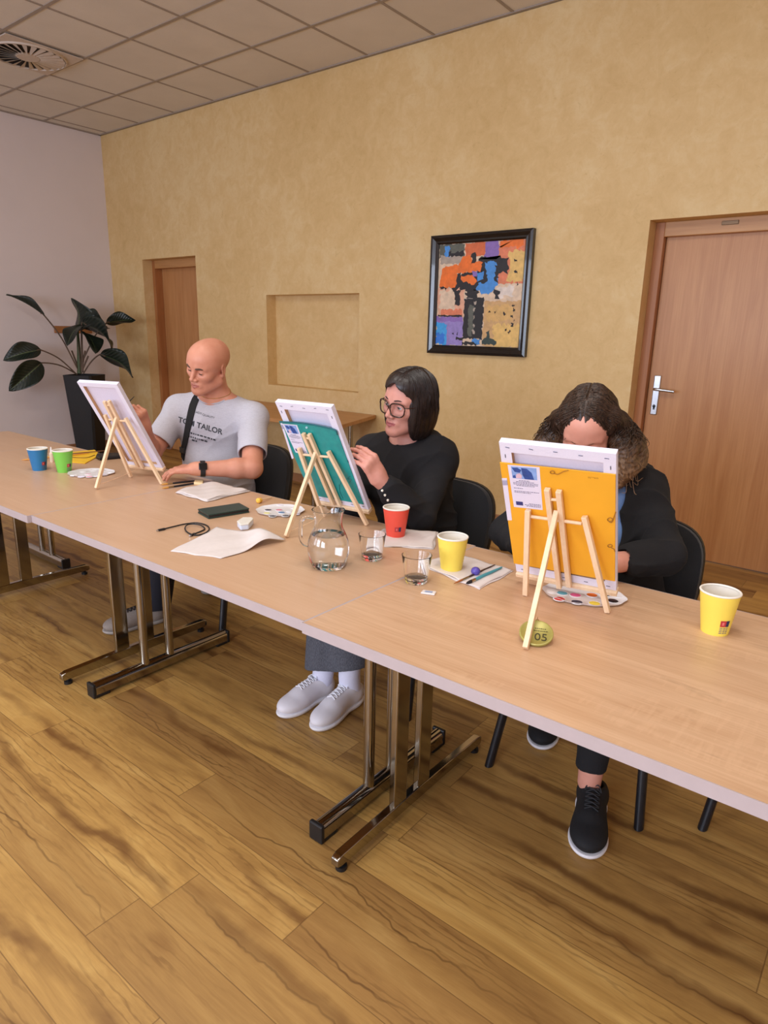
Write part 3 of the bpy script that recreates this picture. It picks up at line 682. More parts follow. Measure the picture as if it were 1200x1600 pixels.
# ------------------------------------------------------------------ paper cups
MCUPIN = plain('cup_inner', lin(236, 230, 218), .6, .02, 30)
def cup(px_, label, col, lang, full=True):
    b = T(*px_); r = thing('paper_cup', label, 'cup', (b.x, b.y, ZT), 0, 'coloured paper cups')
    rb, rt, H = .0305, .0452, .104
    rad = lambda z: rb+(rt-rb)*z/H
    MB().lathe([(0, .004), (rb-.002, .004), (rb-.001, 0), (rb, 0), (rad(H-.003), H-.003)], n=48).build('cup_wall', plain('cup_'+label.split()[0], lin(*col), .45, .03, 20), r)
    MB().lathe([(0, .008), (rb-.0015, .008), (rt-.0012, H-.001)], n=48).build('cup_lining', MCUPIN, r)
    MB().lathe([(rt-.0015+.0026*math.cos(a), H-.001+.0026*math.sin(a)) for a in [2*math.pi*k/10 for k in range(10)]], n=48, closed=True).build('cup_rim', MCUPIN, r)
    def patch(name, mat_, a0, a1, z0, z1, off, par):
        vs = []; K = 6
        for k in range(K+1):
            a = a0+(a1-a0)*k/K
            for z in (z0, z1): vs.append(((rad(z)+off)*math.cos(a), (rad(z)+off)*math.sin(a), z))
        return MB().add(vs, [(2*k, 2*k+2, 2*k+3, 2*k+1) for k in range(K)]).build(name, mat_, par, smooth=False)
    ca = math.atan2(-b.y, -b.x)+R(lang); w_ = .30
    lb = patch('cup_label', plain('label_red', lin(190, 52, 58), .5), ca-w_, ca+.08, .026, .042, .0004, r)
    patch('label_blue_square', plain('label_navy', lin(40, 44, 84), .5), ca+.08, ca+w_+.02, .026, .042, .0004, lb)
    patch('label_dot', plain('label_rose', lin(226, 120, 118), .5), ca-.19, ca-.05, .030, .038, .0006, lb)
    if full:
        for k in range(4):
            for a0, a1 in ((ca-w_, ca-.10), (ca-.06, ca+.12), (ca+.16, ca+w_)): patch('label_line', MTXT, a0, a1, .0215-k*.0045, .0235-k*.0045, .0004, lb)
    return r
cup((62, 734), 'blue paper cup on the left table beside a green one', (40, 116, 168), 38)
cup((101, 737), 'green paper cup on the left table beside a blue one', (124, 200, 78), 38)
cup((618, 838), 'red paper cup standing on a white napkin', (236, 84, 66), 12, False)
cup((705, 890), 'yellow paper cup on the napkin with two brushes', (246, 222, 92), -150)
cup((1116, 986), 'yellow paper cup standing alone at the right', (244, 212, 84), 34)

# ------------------------------------------------------------------ glass
def mat_glass(name, tint, f0=1.45, edge=.35):
    m = bpy.data.materials.new(name); m.use_nodes = True; nt = m.node_tree; nt.nodes.clear(); N = nt.nodes.new; Lk = nt.links.new
    out = N('ShaderNodeOutputMaterial'); mx = N('ShaderNodeMixShader'); tr = N('ShaderNodeBsdfTransparent'); gl = N('ShaderNodeBsdfGlossy'); fr = N('ShaderNodeFresnel'); lw = N('ShaderNodeLayerWeight')
    gl.inputs['Roughness'].default_value = .02; gl.inputs['Color'].default_value = (.95, .96, 1, 1); tr.inputs[0].default_value = tint; fr.inputs['IOR'].default_value = f0
    lw.inputs[0].default_value = .25; pw = N('ShaderNodeMath'); pw.operation = 'POWER'; pw.inputs[1].default_value = 4; Lk(lw.outputs['Facing'], pw.inputs[0])
    ml = N('ShaderNodeMath'); ml.operation = 'MULTIPLY_ADD'; ml.inputs[1].default_value = edge; Lk(pw.outputs[0], ml.inputs[0]); ml.inputs[2].default_value = ((f0-1)/(f0+1))**2; ml.use_clamp = True
    Lk(ml.outputs[0], mx.inputs[0]); Lk(tr.outputs[0], mx.inputs[1]); Lk(gl.outputs[0], mx.inputs[2]); Lk(mx.outputs[0], out.inputs[0]); return m
def real_glass(name, col, ior):
    t = NT(name); t.set(color=col, rough=.0, ior=ior, trans=1.0); return t.m
MGL = real_glass('clear_glass', (.985, .99, .99, 1), 1.46); MWAT = real_glass('clear_water', (.99, 1, .995, 1), 1.33)
MGLB = real_glass('thick_glass_base', (.93, .97, .96, 1), 1.5)
jb = T(513, 884); jug = thing('water_jug', 'round glass jug half full of water on the middle table', 'jug', (jb.x, jb.y, ZT))
op = [(.047, .0), (.053, .012), (.0595, .035), (.0615, .055), (.0595, .078), (.052, .100), (.0435, .118), (.041, .132), (.0415, .150), (.045, .166), (.0485, .174)]
op = [(v.x, v.y) for v in smoothpath([(r_, z, 0) for r_, z in op], 4)]
ip = [(r_-.0028, max(z, .010)) for r_, z in op]
MB().lathe([(0, 0)]+op+list(reversed(ip))+[(0, .010)], n=56).build('jug_body', MGL, jug)
wp = [p for p in ip if p[1] <= .104]; 
MB().lathe([(0, .0098)]+[(r_+.0003, max(z, .0098)) for r_, z in wp]+[(0, .1042)], n=56).build('water', MWAT, jug, angle=50)
hd = -CR.copy(); hd.z = 0; hd.normalize(); hd = (Matrix.Rotation(R(12), 3, 'Z') @ hd)
pts = [hd*.043+Vector((0, 0, .150)), hd*.062+Vector((0, 0, .153)), hd*.077+Vector((0, 0, .144)), hd*.081+Vector((0, 0, .115)), hd*.080+Vector((0, 0, .088)), hd*.072+Vector((0, 0, .072)), hd*.058+Vector((0, 0, .066))]
MB().tube(smoothpath(pts, 6), .0055, 12).build('jug_handle', MGL, jug)
def tumbler(px_, label):
    b = T(*px_); r = thing('water_glass', label, 'glass', (b.x, b.y, ZT), 0, 'water glasses')
    rb, rt, H = .0315, .0425, .080
    MB().lathe([(0, 0), (rb-.003, 0), (rb, .004), (rt, H), (rt-.0016, H+.0006), (rt-.0024, H-.001), (rb-.001, .012), (rb-.006, .009), (0, .009)], n=48).build('glass_wall', MGL, r)
    MB().lathe([(0, .0088), (rb-.0058, .0088), (rb-.0008, .0123), (rb+.0006, .019), (0, .0192)], n=40).build('water', MWAT, r, angle=50)
tumbler((581, 873), 'small clear tumbler next to the jug, by the red cup'); tumbler((650, 909), 'small clear tumbler next to the yellow cup, nearest the table joint')

# ------------------------------------------------------------------ paper, napkins
MNAP = plain('napkin_white', lin(218, 208, 204), .9, .03, 60, .12)
def sheet(name, label, cat, corners, hfun, n=26, layers=1, group=None, mat=None, th=.0012):
    Q = [T(*c) for c in corners]; c0 = sum(Q, Vector())/4; r = thing(name, label, cat, (c0.x, c0.y, ZT), 0, group) if layers > 1 else None
    for L in range(layers):
        m = MB(); vs = []; rr = random.Random(L*7+len(label))
        ph = [rr.uniform(0, 6) for _ in range(6)]
        for i in range(n+1):
            for j in range(n+1):
                s, t_ = i/n, j/n; sh = L*.03
                s2 = s*(1-sh)+sh*.3*(L % 2); t2 = t_*(1-sh)+sh*.6
                p = (Q[0]*(1-s2)+Q[1]*s2)*(1-t2)+(Q[3]*(1-s2)+Q[2]*s2)*t2
                ed = .0025*math.sin(11*s+ph[0])+.002*math.sin(17*s+ph[1]); p = p+(Q[3]-Q[0]).normalized()*ed*(1 if t_ < .5 else -1)*abs(t_-.5)*2
                p = p+(Q[1]-Q[0]).normalized()*(.0025*math.sin(9*t_+ph[2]))*(s-.5)*2
                z = hfun(s, t_)+.0009*math.sin(6*s+8*t_+ph[3])*(.3+L)+.0007*math.sin(19*s-13*t_+ph[4])
                vs.append((p.x-c0.x, p.y-c0.y, max(z, 0)+.0008+L*.0022))
        m.add(vs, [(i*(n+1)+j, (i+1)*(n+1)+j, (i+1)*(n+1)+j+1, i*(n+1)+j+1) for i in range(n) for j in range(n)])
        if r: o = m.build('paper_layer', mat or MNAP, r, angle=60)
        else: o = m.build(name, mat or MNAP, None, angle=60, loc=(c0.x, c0.y, ZT)); tag(o, label, cat, group)
        sd = o.modifiers.new('thick', 'SOLIDIFY'); sd.thickness = th; sd.offset = 1
    return r or o
GN = 'white paper napkins'
sheet('paper_napkin', 'folded white napkin on the table in front of the bald man', 'napkin', [(274, 771), (323, 785), (392, 768), (333, 755)], lambda s, t_: .002+.004*math.sin(3*t_)*(1-s), layers=3, group=GN)
sheet('paper_napkin', 'white napkin under the red paper cup', 'napkin', [(570, 853), (678, 859), (684, 832), (600, 827)], lambda s, t_: 0, layers=2, group=GN)
sheet('paper_napkin', 'white napkin under the yellow cup and the two brushes', 'napkin', [(646, 880), (748, 922), (804, 893), (718, 868)], lambda s, t_: 0, layers=2, group=GN)
def curl(s, t_): return .001+.004*math.sin(4*s)*math.sin(3*t_)+(.028*max(0, (s-.68)/.32)**1.6)*(.6+.4*math.sin(2.6*t_))+.006*max(0, t_-.6)*math.sin(5*s)
sheet('paper_towel', 'large creased white paper towel with a curled end near the jug', 'paper towel', [(266, 862), (346, 873), (445, 846), (340, 824)], lambda s, t_: .001+.004*abs(math.sin(4*s)*math.sin(3*t_))+.026*math.exp(-(((s+t_)/2-.84)/.11)**2)*(.35+.65*t_)+.006*math.exp(-((s*.8-t_*.6-.05)/.10)**2)*s, layers=1)

# ------------------------------------------------------------------ palettes
MPAL = plain('palette_plastic', lin(234, 232, 234), .3, .02, 20)
PC = {'black': (26, 26, 34), 'navy': (34, 44, 74), 'red': (204, 44, 36), 'pink': (238, 106, 160), 'orange': (240, 120, 32), 'yellow': (244, 222, 70), 'cyan': (110, 184, 206), 'blue': (88, 140, 190), 'lemon': (238, 230, 150), 'rose': (224, 130, 150), 'white': (238, 238, 240), 'pale': (222, 214, 232), 'palepink': (232, 190, 206)}
def palette(px_, label, rx, ry, rz, wells, wr=.0155, zs=ZT):
    b = T(*px_); r = thing('paint_palette', label, 'palette', (b.x, b.y, ZT), rz, 'white plastic palettes'); N_ = 96
    rad = lambda a, k: ((rx*k+.0018*math.cos(a*10)*k)*math.cos(a), (ry*k+.0018*math.cos(a*10)*k)*math.sin(a))
    m = MB(); vs = []; prof = [(0, .0035), (.55, .0035), (.90, .0035), (.97, .007), (1.0, .0075), (.985, .0055), (.92, .0012), (.0, .0012)]
    for k, z in prof: vs += [(*rad(2*math.pi*i/N_, k), z) for i in range(N_)]
    m.add(vs, [(q*N_+i, q*N_+(i+1) % N_, (q+1)*N_+(i+1) % N_, (q+1)*N_+i) for q in range(len(prof)-1) for i in range(N_)])
    m.build('palette_plate', MPAL, r, angle=50)
    for x, y, c in wells:
        MB().lathe([(wr*k, z) for k, z in ((.90, .0037), (1.0, .0052), (1.05, .0054), (1.16, .0037))], (x, y, 0), 24).build('well_rim', MPAL, r)
        if c: 
            s1 = random.Random(int(abs(x)*1e4+abs(y)*7e3)); vs = [(x, y, .0062)]; K = 20
            for q in (.5, .9):
                for i in range(K):
                    a = 2*math.pi*i/K; w_ = wr*q*1.06*(1+.05*math.sin(3*a+s1.uniform(0, 6))); vs.append((x+w_*math.cos(a), y+w_*math.sin(a), .0060 if q < .8 else .0050))
            MB().add(vs, [(0, 1+i, 1+(i+1) % K) for i in range(K)]+[(1+i, 1+K+i, 1+K+(i+1) % K, 1+(i+1) % K) for i in range(K)]).build('paint_blob', plain('tempera_'+c, lin(*PC[c]), .3, .06, 60), r)
cy_ = lambda u, v, c: ((u, v), c)
def wells_at(px_, rz, lst):
    b = T(*px_); M = Matrix.Rotation(-rz, 3, 'Z'); out = []
    for u, v, c in lst:
        q = M @ (T(u, v, ZT+.004)-Vector((b.x, b.y, ZT+.004))); out.append((q.x, q.y, c))
    return out
p3 = (912, 931); r3 = R(20)
palette(p3, 'white palette with pink, orange and yellow paint under the right easel', .110, .078, r3, wells_at(p3, r3, [(878.5, 927, 'cyan'), (899, 930, 'pink'), (925, 930, 'orange'), (945, 929, 'black'), (874, 936, 'red'), (901.5, 941, 'navy'), (929, 943, 'yellow'), (957.5, 939, 'black'), (862, 924, 'white'), (966, 931, None)]), .0145)
p2 = (438, 799); r2 = R(40)
palette(p2, 'round white palette with dark and pastel paints in front of the middle easel', .092, .086, r2, wells_at(p2, r2, [(419, 797, 'navy'), (417, 802, 'lemon'), (426, 806.5, 'black'), (436, 797, 'rose'), (440, 801, 'blue'), (446, 806, 'black'), (452, 799, 'white'), (438, 789, 'pale'), (460, 794, 'white'), (463, 803, 'pale')]), .013)
p1 = (143, 740); r1 = R(40)
palette(p1, 'white palette with a smear of pink paint near the green cup', .105, .092, r1, wells_at(p1, r1, [(115, 743, 'white'), (127, 745, 'pale'), (138, 741, 'palepink'), (140, 745, 'rose'), (150, 744, 'white'), (163, 742, 'pale'), (174, 738, 'white'), (130, 737, 'white'), (146, 735, None), (160, 735, 'pale')]), .014)

# ------------------------------------------------------------------ brushes
MFER = plain('ferrule', lin(196, 178, 140), .25, .05, 40, metal=1.0)
def brush(tip, end, label, hcol, bcol, rad=.0032, z0=.0045, bw=.0045, bl=.16, grip=None, za=None):
    a, b = T(*tip, ZT+z0), T(*end, ZT+z0+(za or 0)); r = thing('paint_brush', label, 'brush', (a.x, a.y, ZT), 0, 'paint brushes'); o = r.location.copy(); L = (b-a)
    f = lambda t_: a+L*t_-o
    MB().tube([f(0), f(bl*.35), f(bl*.8), f(bl)], [.0006, bw*.8, bw, rad*1.05], 12).build('bristles', plain('bristle_%d_%d_%d' % bcol, lin(*bcol), .8, .2, 200), r)
    MB().tube([f(bl*.95), f(bl*1.7)], [rad*1.1, rad*1.05], 12).build('ferrule', MFER, r)
    MB().tube([f(bl*1.65), f(.5), f(.75), f(.97), f(1)], [rad, rad*1.25, rad*.95, rad*.6, rad*.2], 12).build('handle', plain('handle_%d_%d_%d' % hcol, lin(*hcol), .3, .05, 40), r)
    if grip: grip(r, f)
brush((252, 757), (315, 750), 'dark-handled brush in front of the left easel, rear of the pair', (26, 26, 34), (206, 150, 70), .0036)
brush((253, 763), (318, 753), 'dark-handled brush in front of the left easel, front of the pair', (30, 30, 38), (206, 150, 70), .0036)
def bead(r, f):
    m = MB(); c = f(.50)+Vector((0, 0, .008)); m.M = Matrix.Translation(c) @ Matrix.Rotation(R(35), 4, 'Z') @ Matrix.Scale(1.1, 4, (1, 0, 0))
    m.lathe([(.0 if k in (0, 8) else .0125*math.sin(math.pi*k/8), -.0125*math.cos(math.pi*k/8)) for k in range(9)], n=24); m.build('purple_bead', plain('bead_purple', lin(92, 78, 170), .35, .1, 60), r)
brush((709, 912), (774, 882), 'thin brown brush with a purple bead on the napkin by the yellow cup', (70, 46, 34), (166, 96, 40), .0026, .007, .003, .2, bead)
brush((728, 912), (785, 886), 'teal-handled brush with black bristles on the napkin by the yellow cup', (74, 158, 172), (28, 22, 26), .0042, .008, .005, .14)
brush((33, 719), (140, 708), 'long orange wooden brush behind the blue cup', (214, 150, 70), (220, 160, 84), .0036, za=.006)
brush((44, 716), (165, 704), 'long dark wooden brush behind the green cup', (120, 78, 52), (60, 50, 46), .0034, za=.009)
a, b = T(405, 782, ZT+.011), T(424, 777, ZT+.006)
sp_ = thing('sponge_brush', 'yellow sponge dabber brush beside the middle palette', 'brush', (a.x, a.y, ZT)); o = sp_.location
m = MB(); m.tube([a-o+(a-b).normalized()*.012, a-o+(a-b).normalized()*.008, a-o, a-o+(b-a).normalized()*.010, a-o+(b-a).normalized()*.012], [.006, .0105, .0108, .0095, .004], 18); m.build('sponge', plain('sponge_yellow', lin(240, 190, 80), .95, .1, 120, .4), sp_)
MB().tube([a-o, b-o], .003, 10).build('handle', MPINE, sp_)

# ------------------------------------------------------------------ other small things on the tables
def slab(name, label, cat, corners, th, mat, bevel=.002, parts=None, z=ZT, group=None):
    Q = [T(*c, z) for c in corners]; c0 = sum(Q, Vector())/len(Q); r = thing(name, label, cat, (c0.x, c0.y, z), 0, group)
    MB().prism([(q.x-c0.x, q.y-c0.y) for q in Q], .0003, th).build(parts or 'body', mat, r, smooth=False, bevel=bevel); return r, c0, Q
MGRN = plain('dark_green_leather', lin(30, 56, 48), .45, .1, 120, .15)
r, c0, Q = slab('phone_case', 'dark green leather phone wallet lying closed on the middle table', 'phone case', [(309, 802), (326, 811.5), (390, 801), (374, 792)], .006, MGRN, .002, 'back_cover')
q = [(v-c0) for v in Q]; 
m = MB().prism([((v*.97).x, (v*.97).y) for v in q], .006, .0135); m.build('phone_edge', MBLK, r, smooth=False)
m = MB().prism([(v.x, v.y) for v in q], .0132, .0172); m.build('front_cover', MGRN, r, smooth=False, bevel=.0015)
# cable
cb = T(300, 822); r = thing('charging_cable', 'short black charging cable with a loop on the middle table', 'cable', (cb.x, cb.y, ZT)); o = r.location
pts = [(258, 826), (270, 823), (290, 818.5), (308, 817), (322, 820.5), (327, 826), (322, 832), (310, 836), (300, 835), (292, 831), (289, 825), (293, 820), (303, 819), (314, 821), (320, 826), (314, 830), (304, 834)]
P3 = [T(u, v, ZT+.0035+(.004 if 9 < i < 14 else 0))-o for i, (u, v) in enumerate(pts)]
MB().tube(smoothpath(P3, 5), .0024, 8).build('wire', MBLK, r)
for a, b in (((247, 828.5), (258, 826)), ((298, 836.5), (305, 833.5))):
    a, b = T(*a, ZT+.0045)-o, T(*b, ZT+.0045)-o; MB().bar(a, b, .009, .006, (0, 0, 1)).build('plug', MBLK, r, smooth=False, bevel=.0015)
    d = (a-b).normalized(); MB().bar(a, a+d*.006, .006, .003, (0, 0, 1)).build('plug_tip', MCHR, r, smooth=False)
# white box by the towel
r, c0, Q = slab('paint_pot_box', 'small milky white plastic box behind the paper towel', 'box', [(371, 824), (376, 829.5), (389, 828), (396, 820), (393, 818), (380, 818)], .020, plain('milky_plastic', lin(214, 222, 236), .3, .03, 60), .004, 'box_body')
MB().prism([((v-c0).x*1.03, (v-c0).y*1.03) for v in Q], .018, .024).build('box_lid', plain('milky_lid', lin(230, 226, 214), .35, .03, 60), r, smooth=False, bevel=.002)
r, c0, Q = slab('sugar_sachet', 'small white paper sachet near the front glass', 'sachet', [(657, 928), (679, 931), (682, 926), (661, 923.5)], .0045, plain('sachet_paper', lin(226, 218, 214), .5, .04, 60), .0018, 'sachet_paper')
q = [(v-c0) for v in Q]; MB().prism([((v.x*.55), (v.y*.55)) for v in q], .0045, .0048).build('sachet_print', plain('print_bluegrey', lin(150, 160, 186), .6, .2, 200), r, smooth=False)
r, c0, Q = slab('eraser', 'small cream eraser block behind the folded napkin', 'eraser', [(303, 757.5), (317, 759), (318, 753.5), (305, 752.5)], .012, plain('eraser_cream', lin(232, 206, 158), .7, .04, 50), .002, 'eraser_block')
# yellow folder lying + black case at the left
r, c0, Q = slab('document_folder', 'yellow folder lying flat behind the green cup', 'folder', [(100, 722), (133, 725), (157, 712), (148, 704), (95, 709)], .005, plain('folder_yellow', lin(244, 196, 40), .5, .05, 20), .001, 'folder_cover')
MB().tube(smoothpath([T(u, v, ZT+.0065)-c0+Vector((0, 0, 0)) for u, v in ((104, 714), (120, 715), (136, 715), (148, 711))], 4), .002, 6).build('elastic_band', plain('band_brown', lin(120, 86, 40), .6), r)
r, c0, Q = slab('glasses_case', 'slim black case lying behind the left easel', 'case', [(150, 717), (156, 720), (196, 716), (192, 712), (152, 713)], .018, MBLK, .005, 'case_body')
MB().prism([((v-c0).x*1.005, (v-c0).y*1.005) for v in Q], .0095, .0102).build('case_seam', plain('seam_grey', lin(50, 50, 52), .4), r, smooth=False)
for (u, v), h, l in (((82, 722), .05, 'small clear dropper bottle between the blue and green cups'),):
    b = T(u, v); r = thing('dropper_bottle', l, 'bottle', (b.x, b.y, ZT)); MB().lathe([(0, 0), (.010, 0), (.011, .002), (.011, .045), (.006, .052), (0, .052)], n=20).build('bottle_body', plain('bottle_milky', lin(226, 206, 180), .35), r)
    MB().lathe([(0, .050), (.0062, .050), (.005, .066), (.002, .078), (0, .078)], n=16).build('bottle_cap', plain('cap_white', lin(232, 226, 220), .4), r)
# round olive tag leaning on the easel string
tb = T(836, 1011); r = thing('key_tag', 'round olive green table tag numbered 05 under the right easel', 'tag', (tb.x, tb.y, ZT))
view = Vector((-tb.x, -tb.y, 0)).normalized(); tilt = R(24); r.rotation_euler = (tilt, 0, math.atan2(view.y, view.x)+R(90))
MOL = plain('olive_metal', lin(166, 158, 84), .35, .08, 30, metal=.25); MOLD = plain('olive_dark', lin(58, 54, 22), .6)
Dk = .0385
MB().lathe([(0, .0), (Dk-.001, 0), (Dk, .001), (Dk, .005), (Dk-.001, .006), (Dk-.003, .0062), (Dk-.004, .0056), (0, .0056)], (0, Dk, .0005), 64).build('tag_disc', MOL, r)
def text_mesh(s, size, ext, bold=0):
    cu = bpy.data.curves.new('lettering', 'FONT'); cu.body = s; cu.size = size; cu.extrude = ext; cu.align_x = 'CENTER'; cu.align_y = 'CENTER'; cu.resolution_u = 4; cu.offset = bold
    ob = bpy.data.objects.new('lettering', cu); C.objects.link(ob); dg = bpy.context.evaluated_depsgraph_get(); me = bpy.data.meshes.new_from_object(ob.evaluated_get(dg))
    bpy.data.objects.remove(ob); bpy.data.curves.remove(cu); return me
me = text_mesh('05', .030, .0004); me.materials.append(MOLD); t_ = bpy.data.objects.new('tag_number', me); C.objects.link(t_); t_.parent = r; t_.location = (.011, Dk-.014, .0066)
m = MB(); rr = random.Random(9)
for y_, x0, x1 in ((.012, -.004, .022), (.005, -.006, .024)):
    x = x0
    while x < x1: w_ = rr.uniform(.002, .005); m.box((x+w_/2, Dk+y_, .0066), (w_, .0016, .0004)); x += w_+.0012
m.build('tag_text', MOLD, r, smooth=False)
m = MB(); m.tube([Vector((.0035*math.cos(a), 2*Dk+.001+.0035*math.sin(a), .003)) for a in [2*math.pi*k/12 for k in range(13)]], .0008, 6)
m.tube([Vector((.0, 2*Dk+.008+.0028*math.cos(a), .003+.0028*math.sin(a))) for a in [2*math.pi*k/12 for k in range(13)]], .0008, 6); m.build('tag_ring', plain('brass_ring', lin(150, 120, 60), .3, metal=.9), r)
# ------------------------------------------------------------------ sculpting: smooth-blended solids turned into one skin
V3 = lambda *a: np.array(a, dtype=np.float64)
class Sculpt:
    def __init__(s): s.p = []; s.post = None
    def rc(s, a, b, r1, r2=None, k=.012, op='+'):
        a, b = np.array(a, float), np.array(b, float); r2 = r1 if r2 is None else r2
        s.p.append(('rc', (a, b, r1, r2), (a+b)/2, np.linalg.norm(b-a)/2+max(r1, r2), k, op)); return s
    def chain(s, pts, rs, k=.012, op='+'):
        for i in range(len(pts)-1): s.rc(pts[i], pts[i+1], rs[i], rs[i+1], k, op)
        return s
    def el(s, c, r, M=None, k=.012, op='+'):
        c, r = np.array(c, float), np.array(r, float); M = np.eye(3) if M is None else np.array(M, float)
        s.p.append(('el', (c, r, M), c, r.max(), k, op)); return s
    def bx(s, c, h, M=None, rd=.005, k=.008, op='+'):
        c, h = np.array(c, float), np.array(h, float); M = np.eye(3) if M is None else np.array(M, float)
        s.p.append(('bx', (c, h, M, rd), c, np.linalg.norm(h)+rd, k, op)); return s
    def cut(s, c, n, k=.004):
        """remove everything on the side n points to"""
        n = np.array(n, float); s.p.append(('pl', (np.array(c, float), n/np.linalg.norm(n)), np.array(c, float), 1e3, k, '-')); return s
    def ev(s, P, prims=None):
        d = np.full(len(P), 10.0)
        for kind, q, c, R_, k, op in (s.p if prims is None else prims):
            if kind == 'rc':
                a, b, r1, r2 = q; ba = b-a; t = np.clip((P-a) @ ba/(ba @ ba+1e-12), 0, 1)
                e = np.linalg.norm(P-a-t[:, None]*ba, axis=1)-(r1+(r2-r1)*t)
            elif kind == 'el':
                c_, r, M = q; L = (P-c_) @ M; k0 = np.linalg.norm(L/r, axis=1); k1 = np.linalg.norm(L/(r*r), axis=1)+1e-9; e = k0*(k0-1)/k1
            elif kind == 'bx':
                c_, h, M, rd = q; L = np.abs((P-c_) @ M)-h; e = np.linalg.norm(np.maximum(L, 0), axis=1)+np.minimum(L.max(1), 0)-rd
            else:
                c_, n = q; e = -((P-c_) @ n)
            if op == '+':
                h = np.maximum(k-np.abs(d-e), 0)/k; d = np.minimum(d, e)-h*h*k*.25
            else:
                e = -e; h = np.maximum(k-np.abs(d-e), 0)/k; d = np.maximum(d, e)+h*h*k*.25
        if s.post is not None: d = d+s.post(P)
        return d
    def mesh(s, h):
        pos = [(c, R_) for kind, q, c, R_, k, op in s.p if op == '+']
        lo = np.min([c-R_ for c, R_ in pos], 0)-3*h; hi = np.max([c+R_ for c, R_ in pos], 0)+3*h; B = 16
        n = (np.ceil((hi-lo)/h/B).astype(int))*B; D = np.full(n, 1.0, np.float32)
        g = np.arange(B)*h; G = np.stack(np.meshgrid(g, g, g, indexing='ij'), -1).reshape(-1, 3)
        br = B*h*.5*math.sqrt(3)
        for i in range(0, n[0], B):
            for j in range(0, n[1], B):
                for k in range(0, n[2], B):
                    o = lo+np.array([i, j, k])*h; c = o+(B-1)*h/2
                    pr = [p for p in s.p if p[0] == 'pl' or np.linalg.norm(p[2]-c) < p[3]+br+p[4]+.02]
                    if not any(p[5] == '+' for p in pr): continue
                    d0 = s.ev(c[None], pr)[0]
                    if abs(d0) > br*1.25+.03: D[i:i+B, j:j+B, k:k+B] = 1.0 if d0 > 0 else -1.0; continue
                    D[i:i+B, j:j+B, k:k+B] = s.ev(G+o, pr).reshape(B, B, B)
        S = D < 0; cs = np.zeros(np.array(D.shape)-1, np.uint8)
        for a in (0, 1):
            for b in (0, 1):
                for c in (0, 1): cs += S[a:D.shape[0]-1+a, b:D.shape[1]-1+b, c:D.shape[2]-1+c]
        act = np.argwhere((cs > 0) & (cs < 8)); vid = np.full(cs.shape, -1, np.int64); vid[tuple(act.T)] = np.arange(len(act))
        acc = np.zeros((len(act), 3)); cnt = np.zeros(len(act)); cor = [(a, b, c) for a in (0, 1) for b in (0, 1) for c in (0, 1)]
        val = {q: D[tuple((act+q).T)].astype(float) for q in cor}
        for q in cor:
            for ax in range(3):
                if q[ax]: continue
                w = list(q); w[ax] = 1; w = tuple(w); x, y = val[q], val[w]; m = (x < 0) != (y < 0)
                t = np.zeros(len(act)); t[m] = np.clip(x[m]/(x[m]-y[m]), .02, .98); e = np.tile(np.array(q, float), (len(act), 1)); e[:, ax] += t
                acc[m] += e[m]; cnt[m] += 1
        vs = lo+(act+acc/np.maximum(cnt, 1)[:, None])*h; faces = []
        for ax in range(3):
            b, c = [(1, 2), (2, 0), (0, 1)][ax]
            sl0 = [slice(None)]*3; sl1 = [slice(None)]*3; sl0[ax] = slice(0, -1); sl1[ax] = slice(1, None)
            s0, s1 = S[tuple(sl0)], S[tuple(sl1)]; E_ = np.argwhere(s0 != s1)
            E_ = E_[(E_[:, b] > 0) & (E_[:, c] > 0) & (E_[:, b] < cs.shape[b]) & (E_[:, c] < cs.shape[c])]
            fl_ = s0[tuple(E_.T)]; q = []
            for db, dc in ((1, 1), (0, 1), (0, 0), (1, 0)):
                w = E_.copy(); w[:, b] -= db; w[:, c] -= dc; q.append(vid[tuple(w.T)])
            q = np.stack(q, 1); q[~fl_] = q[~fl_][:, ::-1]; faces.append(q)
        F = np.concatenate(faces); F = F[(F >= 0).all(1)]
        return vs, F
    def build(s, name, mats, parent, h, origin, matfun=None, drop=None):
        vs, F = s.mesh(h)
        if drop is not None:
            keep = ~drop(vs[F].mean(1)); F = F[keep]; u, inv = np.unique(F, return_inverse=True); vs = vs[u]; F = inv.reshape(F.shape)
        me = bpy.data.meshes.new(name); o_ = np.array(origin)
        me.vertices.add(len(vs)); me.vertices.foreach_set('co', (vs-o_).astype(np.float32).ravel())
        me.loops.add(F.size); me.loops.foreach_set('vertex_index', F.ravel().astype(np.int32)); me.polygons.add(len(F))
        me.polygons.foreach_set('loop_start', np.arange(0, F.size, 4, dtype=np.int32)); me.polygons.foreach_set('loop_total', np.full(len(F), 4, np.int32))
        mats = mats if isinstance(mats, (list, tuple)) else [mats]
        for m in mats: me.materials.append(m)
        if matfun is not None: me.polygons.foreach_set('material_index', matfun(vs[F].mean(1)).astype(np.int32))
        me.polygons.foreach_set('use_smooth', np.ones(len(F), bool)); me.update(calc_edges=True); me.validate()
        ob = bpy.data.objects.new(name, me); C.objects.link(ob); ob.parent = parent
        return ob

def unit(v): v = np.array(v, float); return v/(np.linalg.norm(v)+1e-12)
class Frame:
    """head frame: local x = person's left, y = back, z = up"""
    def __init__(s, c, az, pitch, roll=0, sc=1.0):
        f = np.array([math.cos(az)*math.cos(pitch), math.sin(az)*math.cos(pitch), -math.sin(pitch)]); l = unit(np.cross([0, 0, 1], f)); u = np.cross(f, l)
        if roll: l, u = l*math.cos(roll)+u*math.sin(roll), u*math.cos(roll)-l*math.sin(roll)
        s.M = np.stack([l, -f, u], 1); s.c = np.array(c, float); s.s = sc; s.f, s.l, s.u = f, l, u
    def __call__(s, x, y, z): return s.c+s.M @ (np.array([x, y, z])*s.s)
    def loc(s, P): return ((P-s.c) @ s.M)/s.s

